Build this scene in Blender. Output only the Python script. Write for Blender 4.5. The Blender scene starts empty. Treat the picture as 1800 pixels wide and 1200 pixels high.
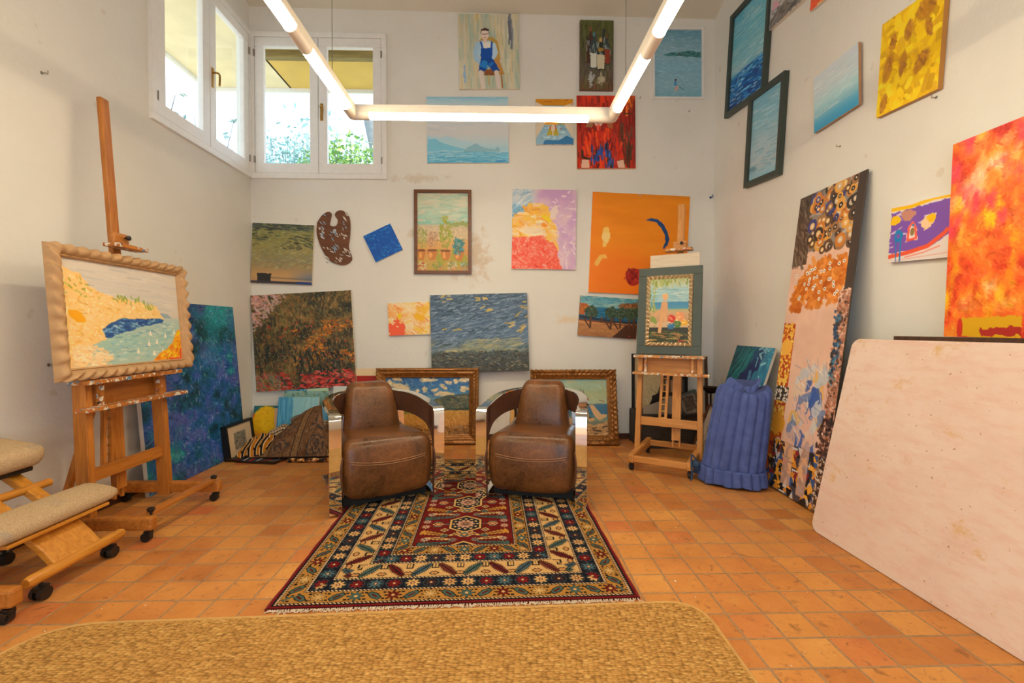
import bpy, bmesh, math, random
import numpy as np
from mathutils import Matrix, Vector
R = math.radians
PI = math.pi
SC = bpy.context.scene
COL = SC.collection
rnd = random.Random(7)

# ------------------------------------------------------------------ camera
F = 790.0; YAW = R(1.45); PIT = R(0.8); CAMH = 1.2
SHP = 22 - F * math.tan(PIT)
FWD = np.array([math.sin(YAW) * math.cos(PIT), math.cos(YAW) * math.cos(PIT), -math.sin(PIT)])
RGT = np.array([math.cos(YAW), -math.sin(YAW), 0.0])
UPV = np.cross(RGT, FWD)
CAM0 = np.array([0, 0, CAMH])

def hit(px, py, ax, val):
    """point of the photograph -> point of the plane (axis ax = val)"""
    r = FWD * F + RGT * (px - 900) + UPV * (600 - (py + SHP))
    return Vector(CAM0 + r * ((val - CAM0[ax]) / r[ax]))

XL, XR, D, ZW = -2.657, 2.33, 4.871, 4.60      # left wall, right wall, back wall, wall height at the back

# ------------------------------------------------------------------ objects
def tag(o, label=None, cat=None, group=None, kind=None):
    if label: o['label'] = label
    if cat: o['category'] = cat
    if group: o['group'] = group
    if kind: o['kind'] = kind
    return o

def thing(name, label, cat, M=None, group=None):
    o = bpy.data.objects.new(name, None); COL.objects.link(o)
    o.empty_display_size = 0.1
    if M is not None: o.matrix_world = M
    return tag(o, label, cat, group)

def link(name, me, parent=None):
    o = bpy.data.objects.new(name, me); COL.objects.link(o)
    if parent is not None: o.parent = parent
    return o

def copy_tree(o, parent=None):
    c = o.copy(); COL.objects.link(c)
    if parent is not None: c.parent = parent
    for ch in list(o.children): copy_tree(ch, c)
    return c

def frame_matrix(c, u, v):
    u = Vector(u).normalized(); v = Vector(v); v = (v - u * v.dot(u)).normalized()
    n = u.cross(v)
    M = Matrix((u, v, n)).transposed().to_4x4(); M.translation = Vector(c)
    return M

def rotz(loc, a): return Matrix.Translation(Vector(loc)) @ Matrix.Rotation(a, 4, 'Z')

class MB:
    """collects shapes, then becomes one mesh object"""
    def __init__(s): s.v = []; s.f = []; s.m = []; s.mi = 0; s.M = None
    def add(s, vs, fs):
        b = len(s.v)
        if s.M is not None: vs = [s.M @ Vector(p) for p in vs]
        s.v += [tuple(p) for p in vs]
        s.f += [tuple(i + b for i in f) for f in fs]; s.m += [s.mi] * len(fs)
        return s
    def box(s, c, sz, M=None):
        x, y, z = (q / 2 for q in sz); c = Vector(c)
        vs = [Vector((i * x, j * y, k * z)) for i in (-1, 1) for j in (-1, 1) for k in (-1, 1)]
        vs = [(M @ p if M else p) + c for p in vs]
        return s.add(vs, [(0, 1, 3, 2), (4, 6, 7, 5), (0, 4, 5, 1), (2, 3, 7, 6), (0, 2, 6, 4), (1, 5, 7, 3)])
    def bar(s, p0, p1, w, h, up=(0, 0, 1), w1=None, h1=None):
        """rectangular bar from p0 to p1, w across, h along 'up'"""
        p0 = Vector(p0); p1 = Vector(p1); d = (p1 - p0).normalized(); up = Vector(up)
        a = d.cross(up).normalized(); b = a.cross(d).normalized()
        w1 = w if w1 is None else w1; h1 = h if h1 is None else h1
        vs = [p0 - a*w/2 - b*h/2, p0 + a*w/2 - b*h/2, p0 + a*w/2 + b*h/2, p0 - a*w/2 + b*h/2,
              p1 - a*w1/2 - b*h1/2, p1 + a*w1/2 - b*h1/2, p1 + a*w1/2 + b*h1/2, p1 - a*w1/2 + b*h1/2]
        return s.add(vs, [(0, 3, 2, 1), (4, 5, 6, 7), (0, 1, 5, 4), (1, 2, 6, 5), (2, 3, 7, 6), (3, 0, 4, 7)])
    def tube(s, pts, r, seg=12, cap=True):
        pts = [Vector(p) for p in pts]; n = len(pts)
        rr = r if isinstance(r, (list, tuple)) else [r] * n
        rings = []; a = None
        for i, p in enumerate(pts):
            d = (pts[min(i + 1, n - 1)] - pts[max(i - 1, 0)]).normalized()
            if a is None:
                a = d.cross(Vector((0, 0, 1)) if abs(d.z) < .9 else Vector((1, 0, 0))).normalized()
            else: a = (a - d * a.dot(d)).normalized()
            b = d.cross(a)
            rings.append([p + (a * math.cos(t) + b * math.sin(t)) * rr[i] for t in [2*PI*k/seg for k in range(seg)]])
        vs = [q for g in rings for q in g]; fs = []
        for i in range(n - 1):
            for k in range(seg):
                k2 = (k + 1) % seg
                fs.append((i*seg + k, i*seg + k2, (i+1)*seg + k2, (i+1)*seg + k))
        if cap: fs += [tuple(range(seg))[::-1], tuple(range((n-1)*seg, n*seg))]
        return s.add(vs, fs)
    def lathe(s, prof, seg=20, M=None):
        vs = [(r * math.cos(2*PI*k/seg), r * math.sin(2*PI*k/seg), z) for r, z in prof for k in range(seg)]
        if M is not None: vs = [M @ Vector(p) for p in vs]
        n = len(prof); fs = []
        for i in range(n - 1):
            for k in range(seg):
                k2 = (k + 1) % seg
                fs.append((i*seg + k, i*seg + k2, (i+1)*seg + k2, (i+1)*seg + k))
        fs += [tuple(range(seg))[::-1], tuple(range((n-1)*seg, n*seg))]
        return s.add(vs, fs)
    def prism(s, poly, z0, z1, M=None):
        n = len(poly)
        vs = [(x, y, z0) for x, y in poly] + [(x, y, z1) for x, y in poly]
        if M is not None: vs = [M @ Vector(p) for p in vs]
        fs = [tuple(range(n))[::-1], tuple(range(n, 2*n))] + [(i, (i+1) % n, n + (i+1) % n, n + i) for i in range(n)]
        return s.add(vs, fs)
    def rbox(s, c, sz, r, n=8, fn=None, M=None):
        """rounded box with n subdivisions a side; fn deforms the points"""
        hx, hy, hz = (q / 2 for q in sz); c = Vector(c); idx = {}; vs = []; fs = []
        def vert(i, j, k):
            key = (i, j, k)
            if key not in idx:
                def co(t, h):
                    q = 2.0 * t / n - 1
                    return math.copysign(abs(q) ** 0.8, q) * h
                p = Vector((co(i, hx), co(j, hy), co(k, hz)))
                q = Vector((max(-hx + r, min(hx - r, p.x)), max(-hy + r, min(hy - r, p.y)), max(-hz + r, min(hz - r, p.z))))
                d = p - q
                if d.length > 1e-9: p = q + d.normalized() * r
                if fn: p = Vector(fn(p))
                if M: p = M @ p
                idx[key] = len(vs); vs.append(p + c)
            return idx[key]
        for a in range(n):
            for b in range(n):
                for k, fl in ((0, 1), (n, 0)):
                    q = [(a, b), (a+1, b), (a+1, b+1), (a, b+1)]
                    if fl: q = q[::-1]
                    fs.append([vert(x, y, k) for x, y in q])
                    fs.append([vert(y, k, x) for x, y in q])
                    fs.append([vert(k, x, y) for x, y in q])
        return s.add(vs, fs)
    def grid(s, P, closed=False):
        """P[i][j] points"""
        n, m = len(P), len(P[0]); vs = [p for row in P for p in row]; fs = []
        for i in range(n - 1):
            for j in range(m - (0 if closed else 1)):
                j2 = (j + 1) % m
                fs.append((i*m + j, i*m + j2, (i+1)*m + j2, (i+1)*m + j))
        return s.add(vs, fs)
    def build(s, name, mats, parent=None, smooth=False, bevel=0, sub=0, world=False, sharp=38):
        me = bpy.data.meshes.new(name)
        vs = s.v
        if world and parent is not None:
            bpy.context.view_layer.update()
            Mi = parent.matrix_world.inverted(); vs = [tuple(Mi @ Vector(p)) for p in vs]
        me.from_pydata(vs, [], s.f)
        if not isinstance(mats, (list, tuple)): mats = [mats]
        for m in mats: me.materials.append(m)
        me.polygons.foreach_set('material_index', s.m)
        bm = bmesh.new(); bm.from_mesh(me)
        bmesh.ops.recalc_face_normals(bm, faces=bm.faces); bm.to_mesh(me); bm.free()
        if smooth:
            me.polygons.foreach_set('use_smooth', [True] * len(me.polygons))
            me.set_sharp_from_angle(angle=R(sharp))
        me.update()
        o = link(name, me, parent)
        if bevel:
            b = o.modifiers.new('bevel', 'BEVEL'); b.width = bevel; b.segments = 2; b.limit_method = 'ANGLE'; b.angle_limit = R(40)
        if sub:
            b = o.modifiers.new('sub', 'SUBSURF'); b.levels = sub; b.render_levels = sub
        return o

def bez(pts, n=12):
    """Catmull-Rom through the points"""
    P = [Vector(p) for p in pts]; P = [P[0]*2 - P[1]] + P + [P[-1]*2 - P[-2]]; out = []
    for i in range(1, len(P) - 2):
        for k in range(n):
            t = k / n; a, b, c, d = P[i-1], P[i], P[i+1], P[i+2]
            out.append(0.5 * ((2*b) + (c - a)*t + (2*a - 5*b + 4*c - d)*t*t + (3*b - a - 3*c + d)*t**3))
    out.append(P[-2]); return out

# ------------------------------------------------------------------ materials
def lin(c):
    if isinstance(c, str): c = [int(c[i:i+2], 16) for i in (0, 2, 4)]
    return tuple(((q/255)/12.92 if q/255 <= .04045 else ((q/255 + .055)/1.055)**2.4) for q in c)

class NT:
    def __init__(s, name):
        s.m = bpy.data.materials.new(name); s.m.use_nodes = True; s.t = s.m.node_tree; s.t.nodes.clear()
        s.out = s.t.nodes.new('ShaderNodeOutputMaterial')
    def n(s, typ, **kw):
        nd = s.t.nodes.new(typ)
        for k, v in kw.items():
            if k in nd.inputs: nd.inputs[k].default_value = v
            else: setattr(nd, k, v)
        return nd
    def l(s, a, b): s.t.links.new(a, b)
    def bsdf(s, color=None, rough=.5, metal=0, spec=None):
        b = s.n('ShaderNodeBsdfPrincipled'); b.inputs['Roughness'].default_value = rough; b.inputs['Metallic'].default_value = metal
        if spec is not None: b.inputs['Specular IOR Level'].default_value = spec
        if color is not None:
            if hasattr(color, 'is_output'): s.l(color, b.inputs['Base Color'])
            else: b.inputs['Base Color'].default_value = (*color, 1)
        s.l(b.outputs[0], s.out.inputs[0]); s.b = b; return b
    def coord(s, kind='Object', scale=(1, 1, 1), rot=(0, 0, 0), loc=(0, 0, 0)):
        tc = s.n('ShaderNodeTexCoord'); mp = s.n('ShaderNodeMapping')
        mp.inputs['Scale'].default_value = scale; mp.inputs['Rotation'].default_value = rot; mp.inputs['Location'].default_value = loc
        s.l(tc.outputs[kind], mp.inputs[0]); return mp.outputs[0]
    def noise(s, vec, scale=5, detail=4, rough=.55, dist=0):
        nd = s.n('ShaderNodeTexNoise'); nd.inputs['Scale'].default_value = scale; nd.inputs['Detail'].default_value = detail
        nd.inputs['Roughness'].default_value = rough; nd.inputs['Distortion'].default_value = dist
        s.l(vec, nd.inputs['Vector']); return nd.outputs[0]
    def ramp(s, fac, stops, mode='LINEAR'):
        nd = s.n('ShaderNodeValToRGB'); cr = nd.color_ramp; cr.interpolation = mode
        while len(cr.elements) < len(stops): cr.elements.new(.5)
        for e, (p, c) in zip(cr.elements, stops):
            e.position = p; e.color = (*c, 1) if len(c) == 3 else c
        s.l(fac, nd.inputs[0]); return nd.outputs[0]
    def mix(s, fac, a, b, mode='MIX'):
        nd = s.n('ShaderNodeMix'); nd.data_type = 'RGBA'; nd.blend_type = mode
        for sock, v in ((nd.inputs[0], fac), (nd.inputs[6], a), (nd.inputs[7], b)):
            if hasattr(v, 'is_output'): s.l(v, sock)
            elif isinstance(v, (int, float)): sock.default_value = v
            else: sock.default_value = (*v, 1)
        return nd.outputs[2]
    def math(s, op, a, b=0.0):
        nd = s.n('ShaderNodeMath'); nd.operation = op
        for i, v in enumerate((a, b)):
            if hasattr(v, 'is_output'): s.l(v, nd.inputs[i])
            else: nd.inputs[i].default_value = v
        return nd.outputs[0]
    def bump(s, h, strength=.3, dist=.01):
        nd = s.n('ShaderNodeBump'); nd.inputs['Strength'].default_value = strength; nd.inputs['Distance'].default_value = dist
        s.l(h, nd.inputs['Height']); s.l(nd.outputs[0], s.b.inputs['Normal'])

def plain(name, c, rough=.5, metal=0, var=.12, scale=20, spec=None):
    t = NT(name); c = lin(c); v = t.coord()
    n = t.noise(v, scale, 4)
    col = t.ramp(n, [(.3, tuple(q*(1-var) for q in c)), (.7, tuple(min(1, q*(1+var)) for q in c))])
    t.bsdf(col, rough, metal, spec); return t.m

def wood(name, light, dark, axis='Z', rough=.5, scale=1.0, splat=0):
    t = NT(name); sc = {'X': (1.2, 14, 14), 'Y': (14, 1.2, 14), 'Z': (14, 14, 1.2)}[axis]
    v = t.coord('Object', tuple(q*scale for q in sc))
    n = t.noise(v, 3.0, 5, .6, .6)
    col = t.ramp(n, [(.28, lin(dark)), (.5, tuple((a+b)/2 for a, b in zip(lin(dark), lin(light)))), (.72, lin(light))])
    if splat:
        v2 = t.coord('Object', (1, 1, 1))
        for i, (c, th, ss) in enumerate((('d9d3c4', .60, 34), ('5c86a6', .68, 26), ('b5623a', .67, 30), ('2a2e33', .70, 38))):
            v3 = t.coord('Object', (1, 1, 1), loc=(i*3.7, i*1.3, 0))
            m = t.ramp(t.noise(v3, ss, 3, .5), [(th - (splat-1)*.05, (0, 0, 0)), (th + .02 - (splat-1)*.05, (1, 1, 1))])
            col = t.mix(m, col, lin(c))
    t.bsdf(col, rough); t.bump(n, .12, .004); return t.m

def emit(name, c, strength):
    t = NT(name); e = t.n('ShaderNodeEmission'); e.inputs[0].default_value = (*c, 1); e.inputs[1].default_value = strength
    t.l(e.outputs[0], t.out.inputs[0]); return t.m

def glassy(name):
    t = NT(name); tr = t.n('ShaderNodeBsdfTransparent'); gl = t.n('ShaderNodeBsdfGlossy'); gl.inputs['Roughness'].default_value = .02
    fr = t.n('ShaderNodeLayerWeight'); fr.inputs[0].default_value = .5; mx = t.n('ShaderNodeMixShader')
    t.l(t.math('ADD', t.math('MULTIPLY', t.math('POWER', fr.outputs['Facing'], 4.0), .5), .03), mx.inputs[0]); t.l(tr.outputs[0], mx.inputs[1]); t.l(gl.outputs[0], mx.inputs[2]); t.l(mx.outputs[0], t.out.inputs[0])
    return t.m

def paintmat(name, rough=.45, spec=.35, bump=.15, bs=160):
    t = NT(name); a = t.n('ShaderNodeAttribute'); a.attribute_name = 'Col'
    t.bsdf(a.outputs['Color'], rough, 0, spec)
    t.bump(t.noise(t.coord(), bs, 3), bump, .003); return t.m

M = {}
M['paint'] = paintmat('oil_paint')
M['weave'] = paintmat('woven_wool', .95, .1, .5, 320)
M['print'] = paintmat('printed_sheet', .35, .4, .02)
M['easel'] = wood('easel_beech', 'c88034', '985816', 'Z', .45)
M['easel_h'] = wood('easel_beech_across', 'c88034', '985816', 'X', .45)
M['easel_s'] = wood('easel_beech_splashed', 'c88034', '985816', 'X', .5, 1, 2)
M['pale_easel'] = wood('pale_easel', 'd99a55', 'b87832', 'Z', .45)
M['pale_easel_h'] = wood('pale_easel_across', 'd99a55', 'b87832', 'X', .45)
M['pale_easel_s'] = wood('pale_easel_splashed', 'd99a55', 'b87832', 'X', .5, 1, 2)
M['black'] = plain('black_plastic', '1c1a19', .4)
M['steel'] = plain('brushed_steel', 'a9a49c', .3, 1)
M['brass'] = plain('worn_brass', 'b08a4a', .35, 1)
M['canvas_edge'] = plain('canvas_edge', 'cfc6b8', .9)
M['darkwood'] = wood('dark_wood', '5e3a22', '3b2213', 'Y', .5)
# ------------------------------------------------------------------ painted surfaces (colour per vertex)
GAIN = 1.12
class Art:
    def __init__(s, W, H, ppm, bg='ffffff', seed=1):
        s.W, s.H = W, H; s.w = max(6, int(W * ppm)); s.h = max(6, int(H * ppm))
        s.X, s.Y = np.meshgrid(np.linspace(0, 1, s.w), np.linspace(0, 1, s.h))
        s.a = np.zeros((s.h, s.w, 3)); s.a[:] = s.c(bg); s.r = np.random.RandomState(seed); s.seed = seed * 31
    def c(s, q):
        if isinstance(q, str): return np.array([int(q[i:i+2], 16) for i in (0, 2, 4)], float)
        return np.array(q, float)
    def nz(s, sx, sy=None, oct=3, seed=0):
        """smooth noise 0..1, sx cells across and sy cells down"""
        sy = sx * s.h / s.w if sy is None else sy
        out = np.zeros((s.h, s.w)); amp = 1; tot = 0; r = np.random.RandomState(s.seed + seed)
        for o in range(oct):
            nx, ny = int(sx) + 2, int(sy) + 2; g = r.rand(ny + 1, nx + 1)
            fx, fy = s.X * sx, s.Y * sy; ix, iy = fx.astype(int), fy.astype(int)
            ix = np.minimum(ix, nx - 1); iy = np.minimum(iy, ny - 1)
            tx, ty = fx - ix, fy - iy; tx = tx*tx*(3-2*tx); ty = ty*ty*(3-2*ty)
            v = (g[iy, ix]*(1-tx) + g[iy, ix+1]*tx)*(1-ty) + (g[iy+1, ix]*(1-tx) + g[iy+1, ix+1]*tx)*ty
            out += amp * v; tot += amp; amp *= .55; sx *= 2; sy *= 2
        return np.clip((out/tot - .5) * 1.7 + .5, 0, 1)
    def put(s, m, col):
        m = np.clip(np.asarray(m, float), 0, 1)[..., None]
        col = col if isinstance(col, np.ndarray) and col.ndim == 3 else s.c(col)
        s.a = s.a * (1 - m) + col * m; return s
    def vgrad(s, stops):
        ys = [q[0] for q in stops]; cs = np.array([s.c(q[1]) for q in stops])
        s.a = np.stack([np.interp(s.Y, ys, cs[:, k]) for k in range(3)], -1); return s
    def ramp(s, f, stops):
        ys = [q[0] for q in stops]; cs = np.array([s.c(q[1]) for q in stops])
        return np.stack([np.interp(f, ys, cs[:, k]) for k in range(3)], -1)
    def pm(s, pts, rough=0, rs=9):
        X, Y = s.X, s.Y
        if rough:
            X = X + (s.nz(rs*2, None, 2, 91) - .5) * rough; Y = Y + (s.nz(rs*2, None, 2, 92) - .5) * rough
        ins = np.zeros(X.shape, bool); n = len(pts)
        for i in range(n):
            x0, y0 = pts[i]; x1, y1 = pts[(i+1) % n]
            if y0 == y1: continue
            cr = ((y0 > Y) != (y1 > Y)) & (X < (x1-x0)*(Y-y0)/(y1-y0) + x0); ins ^= cr
        return ins
    def poly(s, pts, col, rough=0, al=1): return s.put(s.pm(pts, rough) * al, col)
    def em(s, cx, cy, rx, ry, rot=0, rough=0, soft=.12):
        X, Y = s.X, s.Y
        if rough: X = X + (s.nz(14, None, 2, 93)-.5)*rough; Y = Y + (s.nz(14, None, 2, 94)-.5)*rough
        asp = s.W / s.H; dx, dy = (X-cx)*asp, Y-cy; c_, s_ = math.cos(rot), math.sin(rot)
        u, v = (dx*c_ + dy*s_)/(rx*asp), (-dx*s_ + dy*c_)/ry
        return np.clip((1 - np.sqrt(u*u + v*v)) / soft + .5, 0, 1)
    def ell(s, cx, cy, rx, ry, col, rot=0, rough=0, soft=.12, al=1): return s.put(s.em(cx, cy, rx, ry, rot, rough, soft)*al, col)
    def line(s, pts, wd, col, al=1):
        """wd as a share of the height"""
        asp = s.W/s.H; m = np.zeros(s.X.shape)
        for (x0, y0), (x1, y1) in zip(pts[:-1], pts[1:]):
            ax, ay, bx, by = x0*asp, y0, x1*asp, y1; px, py = s.X*asp-ax, s.Y-ay; dx, dy = bx-ax, by-ay
            t = np.clip((px*dx + py*dy)/(dx*dx + dy*dy + 1e-9), 0, 1)
            d = np.hypot(px-t*dx, py-t*dy); m = np.maximum(m, np.clip((wd/2-d)*s.h + .6, 0, 1))
        return s.put(m*al, col)
    def strokes(s, n, cols, L, Wd, ang=0, av=.3, area=None, al=.85, jit=10):
        """n brush dabs; L, Wd share of the height; area a mask"""
        r = s.r; own = cols is None; cols = None if own else [s.c(q) for q in cols]; src = s.a.copy()
        if area is not None:
            ys, xs = np.nonzero(np.asarray(area) > .5)
            if len(ys) == 0: return s
        Lp, Wp = max(1.0, L*s.h), max(.7, Wd*s.h)
        for _ in range(n):
            if area is not None: k = r.randint(len(ys)); cx, cy = xs[k], ys[k]
            else: cx, cy = r.rand()*s.w, r.rand()*s.h
            a = (ang(cx/s.w, cy/s.h) if callable(ang) else ang) + r.randn()*av; l = Lp*(.6+.8*r.rand())/2; w = Wp*(.6+.8*r.rand())/2
            e = int(l + w + 2); x0, x1, y0, y1 = max(0, int(cx)-e), min(s.w, int(cx)+e+1), max(0, int(cy)-e), min(s.h, int(cy)+e+1)
            if x0 >= x1 or y0 >= y1: continue
            gx, gy = np.meshgrid(np.arange(x0, x1)-cx, np.arange(y0, y1)-cy)
            u, v = gx*math.cos(a)+gy*math.sin(a), -gx*math.sin(a)+gy*math.cos(a)
            d = np.hypot(np.maximum(np.abs(u)-l, 0), v); m = (np.clip(w-d+.6, 0, 1)*al)[..., None]
            col = (src[min(s.h-1, int(cy)), min(s.w-1, int(cx))] + r.randn(3)*jit*.5 if own else cols[r.randint(len(cols))]) + r.randn()*jit
            s.a[y0:y1, x0:x1] = s.a[y0:y1, x0:x1]*(1-m) + col*m
        return s
    def mott(s, amt, sx, sy=None, seed=5): s.a = s.a + ((s.nz(sx, sy, 3, seed)-.5)*2*amt)[..., None]; return s

def s2l(a):
    a = np.clip(a/255, 0, 1); return np.where(a <= .04045, a/12.92, ((a+.055)/1.055)**2.4)

def art_mesh(name, A, T, edge='cfc6b8', mat='paint', parent=None, gain=GAIN, wob=None):
    """slab W x H x T: front face at z = 0 carries A, sides and back the edge colour"""
    w, h = A.w, A.h; n = w*h
    xs = (A.X - .5)*A.W; ys = (.5 - A.Y)*A.H; zs = np.zeros_like(xs) if wob is None else wob(A)
    vs = np.stack([xs, ys, zs], -1).reshape(-1, 3); col = np.clip(s2l(A.a)*gain, 0, .93).reshape(-1, 3)
    i = np.arange((h-1)*(w-1)); i = i//(w-1)*w + i % (w-1)
    fs = np.stack([i, i+w, i+w+1, i+1], -1)
    vs = vs.tolist(); fs = fs.tolist(); b = n
    rim = list(range(w)) + [k*w + w-1 for k in range(1, h)] + [(h-1)*w + k for k in range(w-2, -1, -1)] + [k*w for k in range(h-2, 0, -1)]
    m = len(rim); ftop = [vs[q] for q in rim]
    vs += ftop + [[p[0], p[1], -T] for p in ftop]
    fs += [[b+q, b+(q+1) % m, b+m+(q+1) % m, b+m+q] for q in range(m)] + [[b+m+q for q in range(m)]]
    me = bpy.data.meshes.new(name); me.from_pydata(vs, [], fs); me.update()
    ec = s2l(A.c(edge))*gain
    full = np.ones((len(vs), 4)); full[:n, :3] = col; full[n:, :3] = ec
    ca = me.color_attributes.new('Col', 'FLOAT_COLOR', 'POINT'); ca.data.foreach_set('color', full.astype(np.float32).ravel())
    me.materials.append(M[mat]); return link(name, me, parent)

def quad_fit(P):
    """TL TR BR BL in space -> centre, width vector, height vector"""
    tl, tr, br, bl = P; c = (tl+tr+br+bl)/4; u = ((tr-tl)+(br-bl))/2; v = ((tl-bl)+(tr-br))/2
    v = v - u.normalized()*v.dot(u.normalized()); return c, u, v

def picture_frame(name, W, H, prof, mats, parent, fn=None, N=1):
    """mitred frame round a W x H opening; prof = [(outward, height)]; fn(t, side_len, d, z) -> (d, z); t runs along each side"""
    mb = MB(); loops = []
    for (d0, z0) in prof:
        lp = []
        for sd in range(4):
            for k in range(N):
                t = k/N
                d, z = (d0, z0) if fn is None else fn(t, (W, H)[sd % 2], d0, z0, sd)
                hw, hh = W/2 + d, H/2 + d
                cs = [(-hw, -hh), (hw, -hh), (hw, hh), (-hw, hh)]
                a, b = cs[sd], cs[(sd+1) % 4]; lp.append((a[0]+(b[0]-a[0])*t, a[1]+(b[1]-a[1])*t, z))
        loops.append(lp)
    loops.append(loops[0]); mb.grid(loops, closed=True)
    return mb.build(name, mats, parent, smooth=True, sharp=45 if N == 1 else 60)

# ------------------------------------------------------------------ what the canvases show
def art_boy(W, H):
    A = Art(W, H, 190, 'c4c2b0', 3); n = A.nz(9, 1.2, 3)
    A.a = A.ramp(n, [(0, '8fab9e'), (.35, 'a3b8a8'), (.55, 'c6c2ae'), (.8, 'd3ccb4'), (1, 'c9b36e')])
    A.put((A.Y > .6)*.6*A.nz(8, 2, 2, 3), 'd6d0b8'); A.strokes(260, ['9db8a8', 'd4cdb2', 'c9b884', 'b6c4b6'], .2, .012, PI/2, .05, None, .5)
    A.strokes(22, ['6c7383', '7f8590'], .18, .018, PI/2, .05, (np.abs(A.X-.86) < .03) & (A.Y < .42)); A.ell(.09, .8, .02, .12, '8fb6dc', 0, .03)
    A.line([(.35, .4), (.4, .345), (.55, .335), (.62, .38), (.66, .6)], .05, 'b8964a'); A.poly([(.6, .6), (.66, .6), (.76, .81), (.45, .81), (.5, .74)], 'b98a48', .01)
    A.poly([(.42, .74), (.62, .74), (.6, .82), (.42, .82)], '8a5532'); A.line([(.7, .8), (.715, .98)], .018, 'a66c34'); A.line([(.49, .82), (.49, .95)], .012, 'c9a75a')
    A.poly([(.33, .38), (.42, .355), (.54, .36), (.6, .4), (.6, .56), (.3, .56)], 'a9cbe6', .015)
    A.line([(.32, .41), (.28, .52), (.3, .6), (.4, .66)], .075, '9fc4e0'); A.line([(.58, .42), (.61, .52), (.55, .59), (.48, .61)], .065, 'b4d4ea')
    A.poly([(.41, .38), (.53, .38), (.53, .47), (.41, .47)], 'dfe0dc'); A.poly([(.37, .46), (.56, .46), (.55, .62), (.36, .62)], '0d4fae', .01)
    A.line([(.37, .38), (.4, .47)], .022, '0d4fae'); A.line([(.55, .38), (.54, .47)], .022, '0d4fae')
    A.poly([(.36, .6), (.57, .6), (.68, .76), (.58, .78), (.48, .69), (.43, .77), (.32, .77)], '0f4aa0', .012); A.ell(.42, .68, .07, .05, '1b7fd0', .3, .04); A.ell(.53, .66, .03, .04, '1b6fc4', 0, .04)
    A.line([(.36, .78), (.4, .98)], .06, 'd6ccc4'); A.line([(.62, .78), (.66, .97)], .06, 'd6ccc4')
    A.ell(.44, .275, .062, .075, 'e2cfc4'); A.line([(.44, .33), (.44, .37)], .04, 'dcc8bc')
    A.poly([(.37, .27), (.38, .21), (.44, .185), (.5, .2), (.515, .27), (.49, .225), (.4, .23)], '45302a', .012)
    A.line([(.39, .27), (.43, .275), (.46, .27), (.5, .265)], .006, '3a3030'); A.line([(.42, .315), (.46, .315)], .006, '9a6a64'); return A

def art_bottles(W, H):
    A = Art(W, H, 210, '4a4a30', 5); A.vgrad([(0, '55602f'), (.3, '4d5230'), (.6, '57504a'), (.8, '5f5450'), (1, '7a5034')])
    A.strokes(300, ['5f6a38', '3f4428', '4a4038', '6b6048'], .1, .015, PI/2, .2, None, .5)
    def bottle(cx, top, bot, w, col, lab, cap):
        A.poly([(cx-w*.28, top), (cx+w*.28, top), (cx+w*.3, top+.1), (cx+w*.9, top+.19), (cx+w*.95, bot), (cx-w*.95, bot), (cx-w*.9, top+.19), (cx-w*.3, top+.1)], col, .01)
        A.poly([(cx-w*.3, top), (cx+w*.3, top), (cx+w*.3, top+.06), (cx-w*.3, top+.06)], cap)
        A.strokes(14, ['8fa4a8', '20262a', 'a8b6b4'], .07, .008, PI/2, .15, A.pm([(cx-w, top+.15), (cx+w, top+.15), (cx+w, bot-.15), (cx-w, bot-.15)]))
        if lab: A.poly([(cx-w*.85, bot-.23), (cx+w*.85, bot-.22), (cx+w*.8, bot-.02), (cx-w*.8, bot-.02)], lab, .01)
    bottle(.31, .1, .62, .12, '4a3026', None, '8a5138'); bottle(.7, .12, .6, .11, '2c3430', 'd0cdc0', '2c3440'); bottle(.8, .2, .64, .11, '33403c', '8d3a26', '6b5030')
    bottle(.42, .17, .7, .13, '34464a', 'cfd2c8', '4a7f90'); bottle(.62, .25, .72, .13, '2a302e', 'c9c4a8', 'b89a5e'); A.ell(.62, .42, .09, .03, 'a3813a', 0, .02)
    A.ell(.33, .84, .07, .09, 'a8b0b0', 0, .1, .4); A.ell(.64, .86, .09, .07, 'b0a890', 0, .1, .4); return A

def art_bather(W, H):
    A = Art(W, H, 190, '7fa9bd', 7); A.vgrad([(0, '5f93ac'), (.2, '7aa6bc'), (.36, '8eb4c6'), (.5, '7eb0cc'), (.8, '86b4c8'), (1, '74a8bc')])
    A.strokes(700, ['8fbace', '6d9fb8', '9cc4d2', '7fb2c4'], .05, .006, 0, .08, None, .7)
    A.poly([(.18, .37), (.35, .33), (.6, .32), (.8, .31), (1, .31), (1, .41), (.8, .4), (.5, .38), (.3, .385)], '3f7f86', .03); A.strokes(70, ['2f6070', '4f9a8a', '33505a'], .02, .012, 0, .6, A.pm([(.3, .34), (1, .32), (1, .4), (.4, .37)]))
    A.ell(.455, .735, .022, .018, '5a3a2c'); A.poly([(.43, .755), (.47, .755), (.475, .82), (.425, .82)], '3f86c8'); A.ell(.47, .855, .04, .045, 'c9a9a4', .3, .02); A.line([(.54, .84), (.62, .88)], .012, '3f8a84'); return A

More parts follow.
